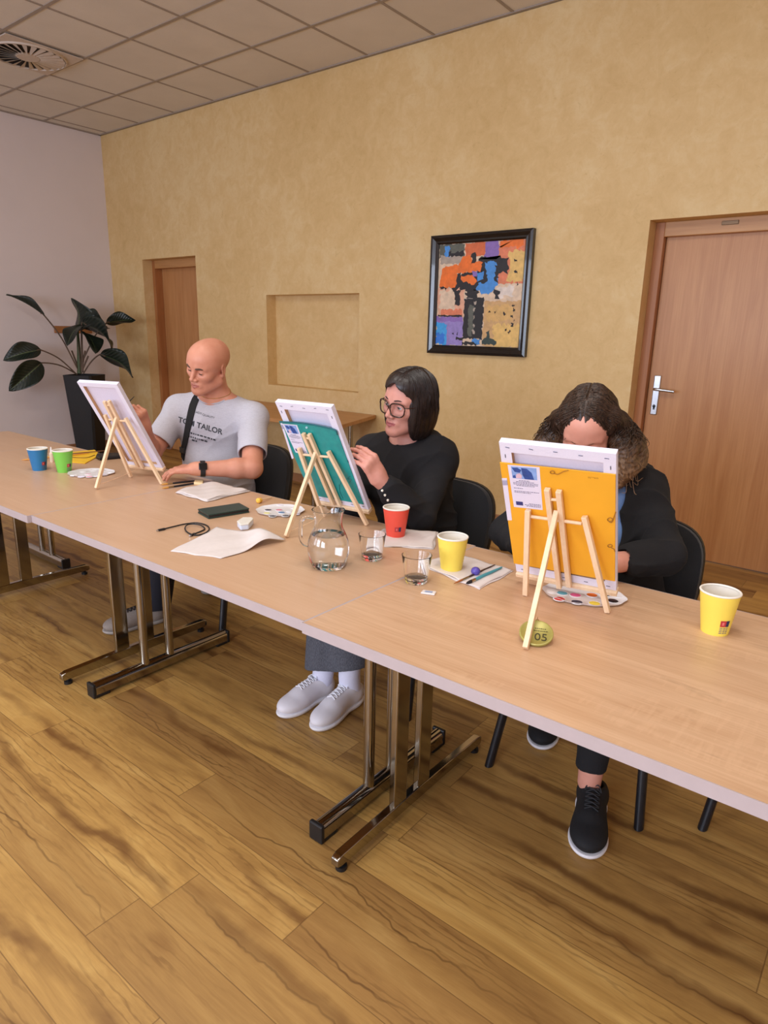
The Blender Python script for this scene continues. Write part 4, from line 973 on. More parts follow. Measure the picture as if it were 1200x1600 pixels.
def add_head(S, H, neck, female=False, down=False, ear=True, wide=1.0):
    k = H.s; M = H.M
    E = lambda c, r, kk=.012, op='+', R_=None: S.el(H(*c), np.array(r)*k, M if R_ is None else M @ R_, kk, op)
    E((0, .014, .035*(2-wide)), (.074*wide, .097*wide, .086*(2-wide))); E((0, -.022, .030), (.068*wide, .068, .070), .03)
    E((0, -.030, -.040), (.056*wide, .060, .074), .03)
    jw = .043 if female else .050
    for sx in (-1, 1):
        S.rc(H(sx*jw*1.18, .000, -.062), H(sx*.016, -.072, -.098), .019*k, .017*k, .03)
        S.el(H(sx*.040, -.058, -.022), np.array((.024, .022, .020))*k, M, .022)
        S.rc(H(sx*.016, -.083, .020), H(sx*.046, -.068, .020), (.007 if female else .010)*k, .008*k, .018)
    E((0, -.080, -.100), (.021, .017, .017), .02)
    for sx in (-1, 1): E((sx*.032, -.092, -.001), (.020, .014, .0135), .014, '-')
    S.rc(H(0, -.087, .010), H(0, -.108, -.032), .0065*k, .0105*k, .012)
    for sx in (-1, 1): E((sx*.0125, -.097, -.037), (.0085, .011, .008), .007)
    for sx in (-1, 1): S.rc(H(sx*.006, -.103, -.0435), H(sx*.008, -.098, -.045), .0028*k, .003*k, .003, '-')
    # eyelids: lid ball with an opening
    for sx in (-1, 1):
        E((sx*.0315, -.0735, .000), (.0148, .0142, .0135), .005)
        if not down: S.bx(H(sx*.0315, -.090, -.0005), np.array((.0085, .010, .0018))*k, M, .0020*k, .002, '-')
        else: S.bx(H(sx*.0315, -.089, -.0065), np.array((.0085, .007, .0003))*k, M, .0012*k, .002, '-')
    # mouth
    S.el(H(0, -.080, -.066), np.array((.028, .017, .018))*k, M, .014)
    for sx in (-1, 1):
        S.rc(H(0, -.0960, -.0610), H(sx*.022, -.085, -.0655), .0048*k, .0028*k, .005)
        S.rc(H(0, -.0955, -.0725), H(sx*.018, -.085, -.0690), .0056*k, .0032*k, .005)
        S.rc(H(0, -.1005, -.0668), H(sx*.023, -.0885, -.0668), .0012*k, .0010*k, .003, '-')
    if ear:
        Re = np.array([[math.cos(.45), 0, 0], [0, 1, 0], [0, 0, 1.0]]); a = .38
        for sx in (-1, 1):
            Rz = np.array([[math.cos(a*sx), -math.sin(a*sx), 0], [math.sin(a*sx), math.cos(a*sx), 0], [0, 0, 1]])
            E((sx*.078, .014, -.006), (.0065, .019, .031), .006, '+', Rz); E((sx*.0855, .008, -.003), (.006, .011, .019), .004, '-', Rz)
            E((sx*.076, .006, -.032), (.006, .009, .010), .006)
    S.rc(H(0, .022, -.055), neck, (.048 if female else .058)*k, (.052 if female else .064)*k, .03)

def add_hand(S, w, d, n, side, curls, spread=.12, thumb=(.5, .3, .4), sc=1.0, k=.005):
    """w wrist, d towards the knuckles, n palm normal (way the palm faces), side = +1/-1 gives the thumb side s = side * (d x n)"""
    d = unit(d); n = unit(np.array(n, float)-d*np.dot(n, d)); s = unit(np.cross(d, n))*side; w = np.array(w, float); tips = []
    Mx = np.stack([d, s, n], 1)
    S.bx(w+d*.048*sc, np.array((.036, .026, .004))*sc, Mx, .010*sc, .02)
    S.rc(w-d*.012*sc, w+d*.022*sc, .024*sc, .025*sc, .02)
    S.el(w+d*.036*sc+s*.024*sc+n*.008*sc, np.array((.032, .015, .015))*sc, Mx, .014)
    L = [(.042, .026, .021), (.046, .030, .022), (.042, .027, .021), (.033, .020, .019)]; R_ = [.0092, .0095, .0090, .0078]
    for i in range(4):
        off = (.029, .0095, -.010, -.0285)[i]; b = w+d*(.088, .092, .088, .080)[i]*sc+s*off*sc
        a = spread*(1.3, .3, -.6, -1.5)[i]; dd = unit(d*math.cos(a)+s*math.sin(a)); ang = 0; p = b-dd*.012*sc; S.rc(p, b, R_[i]*1.12*sc, R_[i]*1.1*sc, k*1.8)
        c = curls[i] if isinstance(curls[i], (tuple, list)) else (curls[i]*.9, curls[i]*1.2, curls[i]*.7)
        p = b
        for q in range(3):
            ang += c[q]; v = dd*math.cos(ang)+n*math.sin(ang); e = p+v*L[i][q]*sc
            S.rc(p, e, R_[i]*(1.0-.10*q)*sc, R_[i]*(.93-.13*q)*sc, k if q else k*1.2); p = e
        tips.append(p)
    tb = w+d*.026*sc+s*.026*sc+n*.006*sc; a1, a2, fl = thumb
    v1 = unit(d*math.cos(a1*1.4)+s*math.sin(a1*1.4)+n*a2); e1 = tb+v1*.044*sc; v2 = unit(v1+d*.35*fl+n*fl*.7-s*fl*.5); e2 = e1+v2*.030*sc; v3 = unit(v2+n*fl*.4-s*fl*.2); e3 = e2+v3*.024*sc
    S.chain([tb, e1, e2, e3], [.013*sc, .0108*sc, .0100*sc, .0078*sc], k*1.4); tips.append(e3)
    return tips

def add_limb_arm(S, sh, el_, wr, r=(.052, .043, .040, .026), k=.02):
    sh, el_, wr = map(lambda q: np.array(q, float), (sh, el_, wr))
    S.rc(sh, el_, r[0], r[1], k); m = el_+(wr-el_)*.28; S.rc(el_, m, r[1], r[2]*1.02, k); S.rc(m, wr, r[2], r[3], k)
def add_leg(S, hip, kn, an, r=(.085, .060, .052, .037), k=.03):
    hip, kn, an = map(lambda q: np.array(q, float), (hip, kn, an)); S.rc(hip, kn, r[0], r[1], k); m = kn+(an-kn)*.3; S.rc(kn, m, r[1]*.93, r[2], k); S.rc(m, an, r[2], r[3], k)
def add_torso(S, pel, chest, nb, l, f, w=1.0, k=.05, belly=0.0, grow=0.0, bust=0.0):
    pel, chest, nb = map(lambda q: np.array(q, float), (pel, chest, nb)); l = unit(l); g = grow
    up = unit(nb-pel); l = unit(l-up*np.dot(l, up)); fr = unit(np.cross(l, up)); fr = fr if np.dot(fr, f) > 0 else -fr; M = np.stack([l, fr, up], 1)
    mid = (pel+chest)/2
    S.el(pel, np.array((.170*w, .115, .13))+g, M, k); S.el(mid, np.array((.150*w, .108+belly, .16))+g, M, k); S.el(chest, np.array((.165*w, .112, .19))+g, M, k)
    S.el(chest+up*.10, np.array((.165*w, .095, .10))+g, M, k)
    if bust:
        for sx in (-1, 1): S.el(chest+l*sx*.075*w+fr*.075-up*.02, np.array((.07, .055, .065))*bust+g, M, .04)
    return M
SKIN = {}
def skin(name, c, lipc):
    t = NT('skin_'+name); o = t.obj(); a = t.noise(o, 22, 4); b = t.noise(o, 320, 3)
    cl = lin(*c); t.set(color=t.ramp(a, [(.3, (cl[0]*.95, cl[1]*.88, cl[2]*.86)), (.7, (min(1, cl[0]*1.05), cl[1]*1.06, cl[2]*1.06))]), rough=.46, spec=.4, sss=.06)
    t.b.inputs['Subsurface Radius'].default_value = (.012, .005, .003); t.b.inputs['Subsurface Scale'].default_value = .5; t.bump(b, .12, .0006)
    return [t.m, plain('lip_'+name, lin(*lipc), .4, .05, 60)]
def cloth(name, c, rough=.9, var=.08, scale=260, bump=.25, **k): return plain(name, lin(*c), rough, var, scale, bump, **k)
def lipmask(H):
    def f(Pc):
        L = H.loc(Pc); return ((L[:, 1] < -.084) & (np.abs(L[:, 0]) < .0235) & (L[:, 2] < -.0575+np.abs(L[:, 0])*-.12) & (L[:, 2] > -.0775+np.abs(L[:, 0])*.30)).astype(np.int32)
    return f
def eyes(H, par, org, iris, brow, thick=.0032, down=False, lash=True, bz=0.0, by=-.002):
    o_ = np.array(org); mw = plain('eye_white', lin(226, 222, 220), .25, .02, 60); mi = plain('iris_'+str(iris[0]), lin(*iris), .2, .1, 300); mp = plain('pupil', lin(14, 12, 12), .1)
    for sx in (-1, 1):
        m = MB(); c = Vector(H(sx*.0315, -.0735, 0)-o_); r_ = .0128*H.s; rot = Matrix(H.M.tolist()).to_4x4()
        m.M = Matrix.Translation(c) @ rot @ Matrix.Rotation(R(90), 4, 'X')
        g = Matrix.Rotation(R(0), 4, 'X')
        prof = [(0, -r_)]+[(r_*math.sin(a), -r_*math.cos(a)) for a in [math.pi*k/16 for k in range(1, 16)]]+[(0, r_)]
        m.lathe(prof, n=24)
        e = m.build('eye', [mw, mi, mp], par, angle=180); me = e.data
        tgt = Vector((H.f*math.cos(.0)+H.u*(-.45 if down else -.05)).tolist()).normalized()
        for p in me.polygons:
            a = (p.center-c).normalized().angle(tgt); p.material_index = 2 if a < .2 else (1 if a < .46 else 0)
        b = MB(); pts = [H(sx*x, y+by, z+bz)-o_ for x, y, z in ((.013, -.0905, .0165), (.022, -.0905, .0195), (.033, -.0855, .0215), (.044, -.0765, .019), (.050, -.069, .0145))]
        b.tube(smoothpath(pts, 4), [thick*q*H.s for q in [.5, .8, 1, 1.05, 1.1, 1.1, 1.1, 1.1, 1.05, 1, .95, .9, .8, .7, .6, .5, .35]][:17], 8); b.build('eyebrow', brow, par)
        if lash:
            b = MB(); pts = [H(sx*.0315+.0128*math.sin(a), -.0735-.0142*math.cos(a), (.0022 if not down else -.0052)-.002*abs(a)) -o_ for a in (-.75, -.4, 0, .4, .75)]
            b.tube(smoothpath(pts, 3), .0013*H.s, 6); b.build('eyelash', plain('lash_dark', lin(30, 22, 20), .6), par)
def hairmat(name, c1, c2, rough=.4):
    t = NT(name); o = t.obj(); a = t.noise(t.mapv(o, (60, 60, 5)), 3, 4, .6, .4); b = t.noise(o, 7, 3)
    t.set(color=t.ramp(t.math('ADD', t.math('MULTIPLY', a, .6), t.math('MULTIPLY', b, .4)), [(.35, lin(*c1)[:3]), (.65, lin(*c2)[:3])]), rough=rough, spec=.45); t.bump(a, .5, .002); return t.m
def rcast(bvh, o_, u, v):
    d = (CR*((u-600)/F_PX)-CU*((v-800)/F_PX)+CF).normalized(); hit = bvh.ray_cast(Vector((0, 0, CAMZ))-Vector(o_), d); return hit
def bvh_of(ob):
    me = ob.data; return BVHTree.FromPolygons([v.co.copy() for v in me.vertices], [tuple(p.vertices) for p in me.polygons])
def wrinkle(amp, f, seed=0, dirs=((1, .3, .5), (-.4, 1, .8), (.5, -.6, 1))):
    r = np.random.RandomState(seed); D_ = [unit(np.array(d)+r.uniform(-.3, .3, 3))*f*r.uniform(.7, 1.4) for d in dirs]; ph = r.uniform(0, 6, len(D_))
    def g(P):
        w = 0
        for d, q in zip(D_, ph): w = w+np.sin(P @ d+q+1.6*np.sin(P @ (d[[1, 2, 0]]*.45)+q*2))
        return amp*w/len(D_)
    return g
def folds(amp, f, seed, dirs):
    r = np.random.RandomState(seed); D_ = [unit(np.array(d)+r.uniform(-.25, .25, 3))*f*r.uniform(.7, 1.3) for d in dirs]; ph = r.uniform(0, 6, len(D_))
    def g(P):
        w = 0
        for d, q in zip(D_, ph): w = w-(1-np.abs(np.sin(P @ d*.5+q+1.3*np.sin(P @ (d[[2, 0, 1]]*.3)+q*2))))**2.2*(.5+.5*np.sin(P @ (d[[1, 2, 0]]*.35)+q))
        return amp*w
    return g
def strands(hr, H, org, mat, n, seed, yr, ph0, ph1, rad, drop, wave, part=0.0, cz=.015, keep=None):
    """fine hair strands combed over the hair volume from the parting down both sides"""
    b = bvh_of(hr); rr = random.Random(seed); m = MB(); o_ = np.array(org)
    for k in range(n):
        sd = 1 if k % 2 else -1; y0 = rr.uniform(*yr); pts = []; a0 = rr.uniform(0, .35)*(rr.random() < .5); a1 = ph1*rr.uniform(.75, 1); sw = rr.uniform(-.02, .035)
        for i in range(10):
            t_ = i/9; a = ph0+a0+(a1-ph0-a0)*t_; st = H(part+sd*math.sin(a)*.22, y0+sw*t_, cz+math.cos(a)*.22); ce = H(part*(1-t_), y0+sw*t_, cz)
            h = b.ray_cast(Vector(st-o_), Vector(unit(ce-st)), .22)
            if h[0] is None: break
            if keep is not None and not keep(H.loc((np.array(h[0])+o_)[None])[0]): break
            pts.append(h[0]+h[1]*(.0006+.0012*rr.random()*t_))
        if len(pts) < 4: continue
        if drop and len(pts) == 10:
            q = pts[-1]; L = rr.uniform(.3, 1)*drop; w0 = rr.uniform(0, 6)
            for i in range(1, 7): pts.append(q+Vector((wave*math.sin(w0+i*1.1)-wave*math.sin(w0), wave*math.cos(w0+i*1.3)-wave*math.cos(w0), -L*i/6)))
        P_ = smoothpath(pts, 2); m.tube(P_, [rad*(1 if i < len(P_)*.7 else 1.3-i/len(P_)) for i in range(len(P_))], 4)
    return m.build('hair_strands', mat, hr)
def shoe(par, org, heel, toe, w, mats, ankle_h=.085, name='shoe', lift=0.0, laces=None, h=.003, toecap=None, extra=None):
    heel, toe = np.array(heel, float), np.array(toe, float); d = toe-heel; L = np.linalg.norm(d); d = d/L; up = unit(np.array([0, 0, 1.0])-d*d[2]); s = np.cross(d, up)
    S = Sculpt(); M = np.stack([d, s, up], 1); q = lambda a, b, z: heel+d*a*L+s*b+up*z
    S.el(q(.15, 0, .045), (.045*L/.27, w*.42, .045), M); S.el(q(.42, 0, .045), (.10*L/.27, w*.44, .042), M, .03); S.el(q(.76, 0, .036), (.075*L/.27, w*.54, .034), M, .03)
    S.rc(q(.16, 0, .06), q(.22, 0, ankle_h), w*.36, w*.35, .03); S.rc(q(.30, 0, .075), q(.62, 0, .056), w*.26, w*.30, .03)
    S.cut(q(.2, 0, ankle_h+.004), up*1.0-d*.25, .004); S.rc(q(.20, 0, ankle_h-.02), q(.21, 0, ankle_h+.04), w*.29, w*.31, .004, '-'); S.cut(q(.5, 0, .014), -up, .003)
    ob = S.build(name, mats[0], par, h, org)
    Z = Sculpt(); Z.el(q(.16, 0, .014), (.052*L/.27, w*.45, .022), M); Z.el(q(.45, 0, .014), (.11*L/.27, w*.45, .022), M, .03); Z.el(q(.76, 0, .015), (.078*L/.27, w*.565, .024), M, .03)
    Z.cut(q(.5, 0, .001), -up, .002); Z.cut(q(.5, 0, .019), up, .003); sl = Z.build('sole', mats[1], ob, h, org)
    m = MB(); o_ = np.array(org); b = bvh_of(ob); on = lambda a, bb: (lambda hh: hh[0] if hh[0] is not None else Vector(q(a, bb, .07)-o_))(b.ray_cast(Vector(q(a, bb, .25)-o_), Vector(-up)))
    for i in range(5):
        a = .36+.06*i; m.tube(smoothpath([on(a, -w*.20)+Vector(up)*.002, on(a+.03, 0)+Vector(up)*.003, on(a+.05, w*.20)+Vector(up)*.002], 4), .0022, 6)
        m.tube(smoothpath([on(a, w*.20)+Vector(up)*.002, on(a+.03, 0)+Vector(up)*.004, on(a+.05, -w*.20)+Vector(up)*.002], 4), .0022, 6)
    for sx in (-1, 1): m.tube(smoothpath([on(.34, 0)+Vector(up)*.004, on(.34, sx*w*.14)+Vector(up)*.012, on(.39, sx*w*.24)+Vector(up)*.006, on(.36, sx*w*.1)+Vector(up)*.004], 4), .0018, 6)
    m.build('laces', laces or mats[2], ob); return ob, q, b
def Wp(u, v, y): return np.array(ray_at(u, v, (0, y, 0), (0, 1, 0)))
HB = .0026   # skin resolution
# ================================================================== the bald man
o1 = V3(-2.70, 2.12, 0); P1 = thing('person', 'bald man in a grey printed t-shirt with a black strap, painting at the left', 'person', o1.tolist())
shL, shR = V3(-2.525, 2.165, .978), V3(-2.885, 2.00, .998); elL, wrL = V3(-2.345, 1.995, .778), V3(-2.480, 1.795, .785); elR, wrR = V3(-2.870, 1.81, .80), V3(-2.755, 1.715, .950)
pel, che, nb = V3(-2.81, 2.165, .585), V3(-2.745, 2.105, .86), V3(-2.695, 2.075, 1.068); lft = shL-shR; fwd = V3(.42, -.9, 0)
H1 = Frame(Wp(325, 570, 2.0), R(-82), R(17), R(-15), 1.04)
S = Sculpt(); Mt = add_torso(S, pel, che, nb, lft, fwd, 1.04, .05, .04)
S.rc(shL, shR, .058, .058, .05); S.rc(nb+V3(0, 0, .01), shL, .05, .055, .04); S.rc(nb+V3(0, 0, .01), shR, .05, .055, .04)
add_limb_arm(S, shL, elL, wrL, (.056, .046, .044, .029)); add_limb_arm(S, shR, elR, wrR, (.056, .046, .044, .029))
add_head(S, H1, nb+V3(0, 0, -.01), down=True, wide=1.06)
hipL, hipR = pel+unit(lft)*.09+V3(0, -.02, -.03), pel-unit(lft)*.09+V3(0, -.02, -.03)
knA, anA = V3(-2.64, 1.74, .50), V3(-2.725, 1.70, .10); knB, anB = V3(-2.80, 1.78, .50), V3(-2.85, 2.15, .10)
add_leg(S, hipL, knA, anA); add_leg(S, hipR, knB, anB)
add_hand(S, wrL, V3(-.12, -.055, -.012), V3(0, .1, -1), -1, [.18, .22, .28, .35], .10, (.5, .2, .3), 1.04)
tipsR = add_hand(S, wrR, V3(.05, -.05, .075), V3(-.85, -.25, .25), 1, [(.7, .9, .5), (.9, 1.1, .6), (1.1, 1.2, .7), (1.2, 1.2, .7)], .05, (.35, .6, .7), 1.04)
sk1 = skin('man', (204, 142, 116), (178, 108, 94)); body1 = S.build('body', sk1, P1, HB, o1, lipmask(H1))
eyes(H1, P1, o1, (70, 66, 60), plain('brow_greybrown', lin(84, 62, 50), .9, .2, 200), .0042, True, by=-.0055)
# t-shirt
S = Sculpt(); add_torso(S, pel, che, nb, lft, fwd, 1.07, .05, .055, .012)
S.rc(shL, shR, .066, .066, .05); S.rc(nb+V3(0, .01, -.01), shL, .056, .063, .04); S.rc(nb+V3(0, .01, -.01), shR, .056, .063, .04)
slL, slR = shL+(elL-shL)*.74, shR+(elR-shR)*.72
S.rc(shL, slL+(slL-shL)*.3, .066, .070, .03); S.rc(shR, slR+(slR-shR)*.3, .066, .067, .03)
S.cut(pel+V3(0, 0, -.07), (0, 0, -1), .01)
n_ = unit(slL-shL); S.bx(slL+n_*.10, (.1, .1, .1), np.stack([n_, unit(np.cross(n_, [0, 0, 1])), np.cross(n_, unit(np.cross(n_, [0, 0, 1])))], 1), .0, .004, '-')
n_ = unit(slR-shR); S.bx(slR+n_*.10, (.1, .09, .09), np.stack([n_, unit(np.cross(n_, [0, 0, 1])), np.cross(n_, unit(np.cross(n_, [0, 0, 1])))], 1), .0, .004, '-')
S.rc(slL-unit(slL-shL)*.03, slL+unit(slL-shL)*.03, .0585, .063, .003, '-'); S.rc(slR-unit(slR-shR)*.03, slR+unit(slR-shR)*.03, .0565, .060, .003, '-')
ax = unit(H1(0, .02, -.06)-nb); S.el(nb+ax*.045+V3(.012, -.028, 0), (.080, .080, .062), None, .006, '-')
wr1 = wrinkle(.0035, 34, 1); wr2 = folds(.0085, 50, 2, ((.1, .2, 1), (.8, .2, -.7), (-.6, .4, .9)))
def p1(P): return wr1(P)*np.clip((1.06-P[:, 2])*6, .1, 1)+wr2(P)*np.clip((1.0-P[:, 2])*8, .05, 1)*np.clip(np.linalg.norm(P-slL, axis=1)*9-.7, 0, 1)*np.clip(np.linalg.norm(P-slR, axis=1)*9-.7, 0, 1)
S.post = p1
t = NT('grey_melange'); nz = t.noise(t.obj(), 420, 3, .7); nb2 = t.noise(t.mapv(t.obj(), (30, 30, 300)), 2, 3)
t.set(color=t.ramp(t.math('ADD', t.math('MULTIPLY', nz, .6), t.math('MULTIPLY', nb2, .4)), [(.35, lin(176, 174, 182)[:3]), (.65, lin(198, 197, 206)[:3])]), rough=.95); t.bump(nz, .25, .001); MSH = t.m
shirt = S.build('t_shirt', MSH, P1, .0032, o1); bv = bvh_of(shirt)
S = Sculpt(); S.post = p1  # collar rib
a_ = ax; e1 = unit(np.cross(a_, [0, 1, 0])); e2 = np.cross(a_, e1); cpts = []
for k in range(28):
    q = 2*math.pi*k/28; dr = e1*math.cos(q)+e2*math.sin(q); st = nb+ax*.05+V3(.012, -.028, 0)+dr*.055
    h = bv.ray_cast(Vector(st+dr*.25+V3(0, 0, .04)-o1), Vector(unit(st-(st+dr*.25+V3(0, 0, .04)))))
    # walk down the neck opening edge
    best = None
    for zz in np.linspace(.10, -.10, 41):
        b_ = nb+V3(.012, -.028, 0)+ax*zz+dr*.40; h = bv.ray_cast(Vector(b_-o1), Vector(-dr), .40-.03)
        if h[0] is not None:
            if (Vector(b_-dr*.40-o1)-h[0]).length < .105: best = h[0]; break
    if best is not None: cpts.append(best)
for _ in range(4): cpts = [(cpts[i-1]+cpts[i]*2+cpts[(i+1) % len(cpts)])/4 for i in range(len(cpts))]
if len(cpts) > 12: MB().tube(smoothpath(cpts+cpts[:1], 3), .0052, 8).build('collar', cloth('grey_collar', (178, 176, 184)), shirt)
# chest lettering laid onto the cloth
def project_text(me, px0, pxr, pxu, par, mat, name, off=.0012):
    """me in text units; px0 = pixel of centre, pxr / pxu = pixel steps per unit right / up: find the cloth under it"""
    bm = bmesh.new(); bm.from_mesh(me); bmesh.ops.triangulate(bm, faces=bm.faces)
    lng = [e for e in bm.edges if e.calc_length() > .12]; bmesh.ops.subdivide_edges(bm, edges=lng, cuts=1); bmesh.ops.triangulate(bm, faces=bm.faces)
    vs = {}; 
    for v in bm.verts:
        h = rcast(bv, o1, px0[0]+pxr[0]*v.co.x+pxu[0]*v.co.y, px0[1]+pxr[1]*v.co.x+pxu[1]*v.co.y)
        v.co = (h[0]+h[1]*off) if h[0] is not None else Vector((0, 0, -9))
    bmesh.ops.delete(bm, geom=[v for v in bm.verts if v.co.z < -1], context='VERTS'); bm.to_mesh(me); bm.free()
    me.materials.append(mat); ob = bpy.data.objects.new(name, me); C.objects.link(ob); ob.parent = par; return ob
MPR = plain('print_charcoal', lin(58, 60, 66), .8, .1, 200)
def line(s, size, cx, cy, name): 
    me = text_mesh(s, size, 0, .022*size if size > 8 else 0); project_text(me, (cx, cy), (1, .29), (.12, -1), shirt, MPR, name)
line('TOM TAILOR', 11.6, 313, 665.5, 'shirt_print')
for i, (s, x, y, sz) in enumerate((('HEADY', 308, 644.5, 4.6), ('QUALITY', 326, 650.5, 4.6), ('', 0, 0, 0))):
    if s: line(s, sz, x, y, 'shirt_small_print')
mm = MB(); rr = random.Random(4)
for row, x0, x1, y0 in ((0, 291, 336, 673), (1, 294, 323, 680), (2, 300, 309, 686)):
    x = x0
    while x < x1:
        w_ = rr.uniform(1.5, 5); y = y0+(x-x0)*.29; q = []
        for du, dv in ((0, 0), (w_, .29*w_), (w_, .29*w_+2.3), (0, 2.3)):
            h = rcast(bv, o1, x+du, y+dv); q.append(h[0]+h[1]*.0012 if h[0] is not None else None)
        if all(z is not None for z in q): mm.quad(*q)
        x += w_+1.3
mm.build('shirt_small_print', MPR, shirt, smooth=False)
# strap across the chest
sp = []
for u, v in ((322, 612), (311, 617), (306, 624), (302, 634), (299, 646), (296, 660), (293, 675), (290, 690), (287, 703), (284.5, 717)):
    for du in range(0, 14, 2):
        h = rcast(bv, o1, u+du, v)
        if h[0] is not None: sp.append((h[0], h[1])); break
MST = cloth('strap_webbing', (26, 26, 28)); m = MB(); vs = []; side_ = Vector(unit(lft))
for i, (q, n_) in enumerate(sp):
    d = (sp[min(i+1, len(sp)-1)][0]-sp[max(i-1, 0)][0]).normalized(); s_ = d.cross(n_).normalized()
    for a, b in ((-.019, .001), (-.019, .006), (.019, .006), (.019, .001)): vs.append(q+s_*a+n_*b)
m.add(vs, [(4*i+k, 4*i+(k+1) % 4, 4*i+4+(k+1) % 4, 4*i+4+k) for i in range(len(sp)-1) for k in range(4)]+[(0, 1, 2, 3), tuple(range(len(vs)-4, len(vs)))])
st = m.build('shoulder_strap', MST, P1, angle=60)
q, n_ = sp[-2]; MB().box(q+n_*.007, (.046, .010, .03), Matrix.Rotation(math.atan2(n_.y, n_.x)+R(90), 4, 'Z')).build('strap_buckle', MBLK, st, bevel=.003)
# necklace glint
bb = bvh_of(body1); nk = []
for k in range(40):
    q = 2*math.pi*k/40; dr = e1*math.cos(q)+e2*math.sin(q); c_ = nb+ax*.035-dr*0; h = bb.ray_cast(Vector(c_+dr*.3-o1), Vector(-dr), .3)
    if h[0] is not None: nk.append(h[0]+h[1]*.001)
if len(nk) > 10: MB().tube(nk+nk[:1], .0013, 6).build('necklace', plain('gold_chain', lin(230, 190, 110), .2, metal=1.0), P1)
# trousers
S = Sculpt(); S.el(pel, (.185, .14, .13), Mt, .04); add_leg(S, hipL, knA, anA+V3(0, 0, -.01), (.098, .075, .068, .060)); add_leg(S, hipR, knB, anB, (.098, .075, .068, .060)); S.cut(pel+V3(0, 0, .10), (0, 0, 1), .01); S.cut(V3(0, 0, .075), (0, 0, -1), .004)
S.post = wrinkle(.004, 40, 5); S.build('trousers', cloth('navy_trousers', (24, 24, 34)), P1, .005, o1)
MSG = cloth('sneaker_grey', (150, 138, 128), .85, .1, 120); MSO = plain('sole_grey', lin(172, 164, 156), .6); MLB = plain('lace_dark', lin(32, 30, 34), .8)
shoe(P1, o1, (-2.735, 1.745, 0), (-2.795, 1.465, 0), .100, (MSG, MSO, MLB))
shoe(P1, o1, (-2.88, 2.34, 0), (-2.845, 2.065, 0), .100, (MSG, MSO, MLB), h=.004)
# watch
d = unit(elL-wrL); c_ = wrL+d*.022; u_ = unit(np.cross(d, [0, 0, 1])); w_ = np.cross(u_, d); rr_ = .0335
vs = []; K = 28
for k in range(K):
    q = 2*math.pi*k/K; dr = u_*math.cos(q)+w_*math.sin(q)
    for a, b in ((-.011, 0), (-.011, .003), (.011, .003), (.011, 0)): vs.append(c_+d*a+dr*(rr_+b)-o1)
wt = MB().add(vs, [(4*k+j, 4*k+(j+1) % 4, 4*((k+1) % K)+(j+1) % 4, 4*((k+1) % K)+j) for k in range(K) for j in range(4)]).build('wrist_watch', MBLK, P1)
dr = unit(w_*.25+u_*(-1 if u_[1] > 0 else 1)+V3(.25, 0, .35)); dr = unit(dr-d*np.dot(dr, d)); sd = np.cross(d, dr)
Mw = Matrix(np.stack([d, sd, dr], 1).tolist()).to_4x4()
MB().box(Vector(c_+dr*(rr_+.005)-o1), (.036, .032, .010), Mw).build('watch_case', plain('watch_dark', lin(40, 38, 40), .3, metal=.5), wt, bevel=.003)
MB().box(Vector(c_+dr*(rr_+.0105)-o1), (.030, .026, .001), Mw).build('watch_screen', plain('watch_glass', lin(10, 10, 12), .08), wt, bevel=.002)

# ================================================================== the woman with glasses
o2 = V3(-1.53, 2.13, 0); P2 = thing('person', 'woman with a dark bob and glasses in a black jumper, painting in the middle', 'person', o2.tolist())
shL, shR = V3(-1.425, 2.165, .920), V3(-1.705, 2.075, .925); elL, wrL = V3(-1.355, 1.945, .742), V3(-1.440, 1.800, .895); elR, wrR = V3(-1.675, 1.915, .745), V3(-1.600, 1.80, .915)
pel, che, nb = V3(-1.53, 2.17, .575), V3(-1.545, 2.135, .815), V3(-1.555, 2.115, .962); lft = shL-shR; fwd = V3(.25, -.95, 0)
H2 = Frame(Wp(638, 629, 2.055), R(-97), R(6), R(-9), .985)
S = Sculpt(); Mt = add_torso(S, pel, che, nb, lft, fwd, .90, .05, 0, 0, .9)
S.rc(shL, shR, .050, .050, .05); S.rc(nb, shL, .042, .046, .04); S.rc(nb, shR, .042, .046, .04)
add_limb_arm(S, shL, elL, wrL, (.044, .038, .036, .024)); add_limb_arm(S, shR, elR, wrR, (.044, .038, .036, .024))
add_head(S, H2, nb+V3(0, 0, -.01), female=True, ear=True)
hipL, hipR = pel+unit(lft)*.085+V3(0, -.02, -.03), pel-unit(lft)*.085+V3(0, -.02, -.03)
knA, anA = V3(-1.47, 1.72, .50), V3(-1.515, 1.735, .13); knB, anB = V3(-1.60, 1.72, .49), V3(-1.635, 1.72, .12)
add_leg(S, hipL, knA, anA, (.08, .055, .048, .034)); add_leg(S, hipR, knB, anB, (.08, .055, .048, .034))
add_hand(S, wrL, V3(-.012, -.045, .072), V3(-.9, .25, -.15), -1, [(.95, .40, .12), (1.0, .38, .12), (1.0, .38, .12), (.95, .36, .12)], .03, (.3, .6, .5), .95)
add_hand(S, wrR, V3(.02, -.05, .06), V3(-.7, -.2, .3), 1, [(.7, .9, .5)]*4, .05, (.35, .6, .7), .92)
sk2 = skin('woman_glasses', (212, 152, 136), (178, 100, 100)); S.build('body', sk2, P2, HB, o2, lipmask(H2))
eyes(H2, P2, o2, (96, 104, 96), plain('brow_dark', lin(44, 30, 26), .9, .2, 200), .0021, bz=.0075, by=-.004)
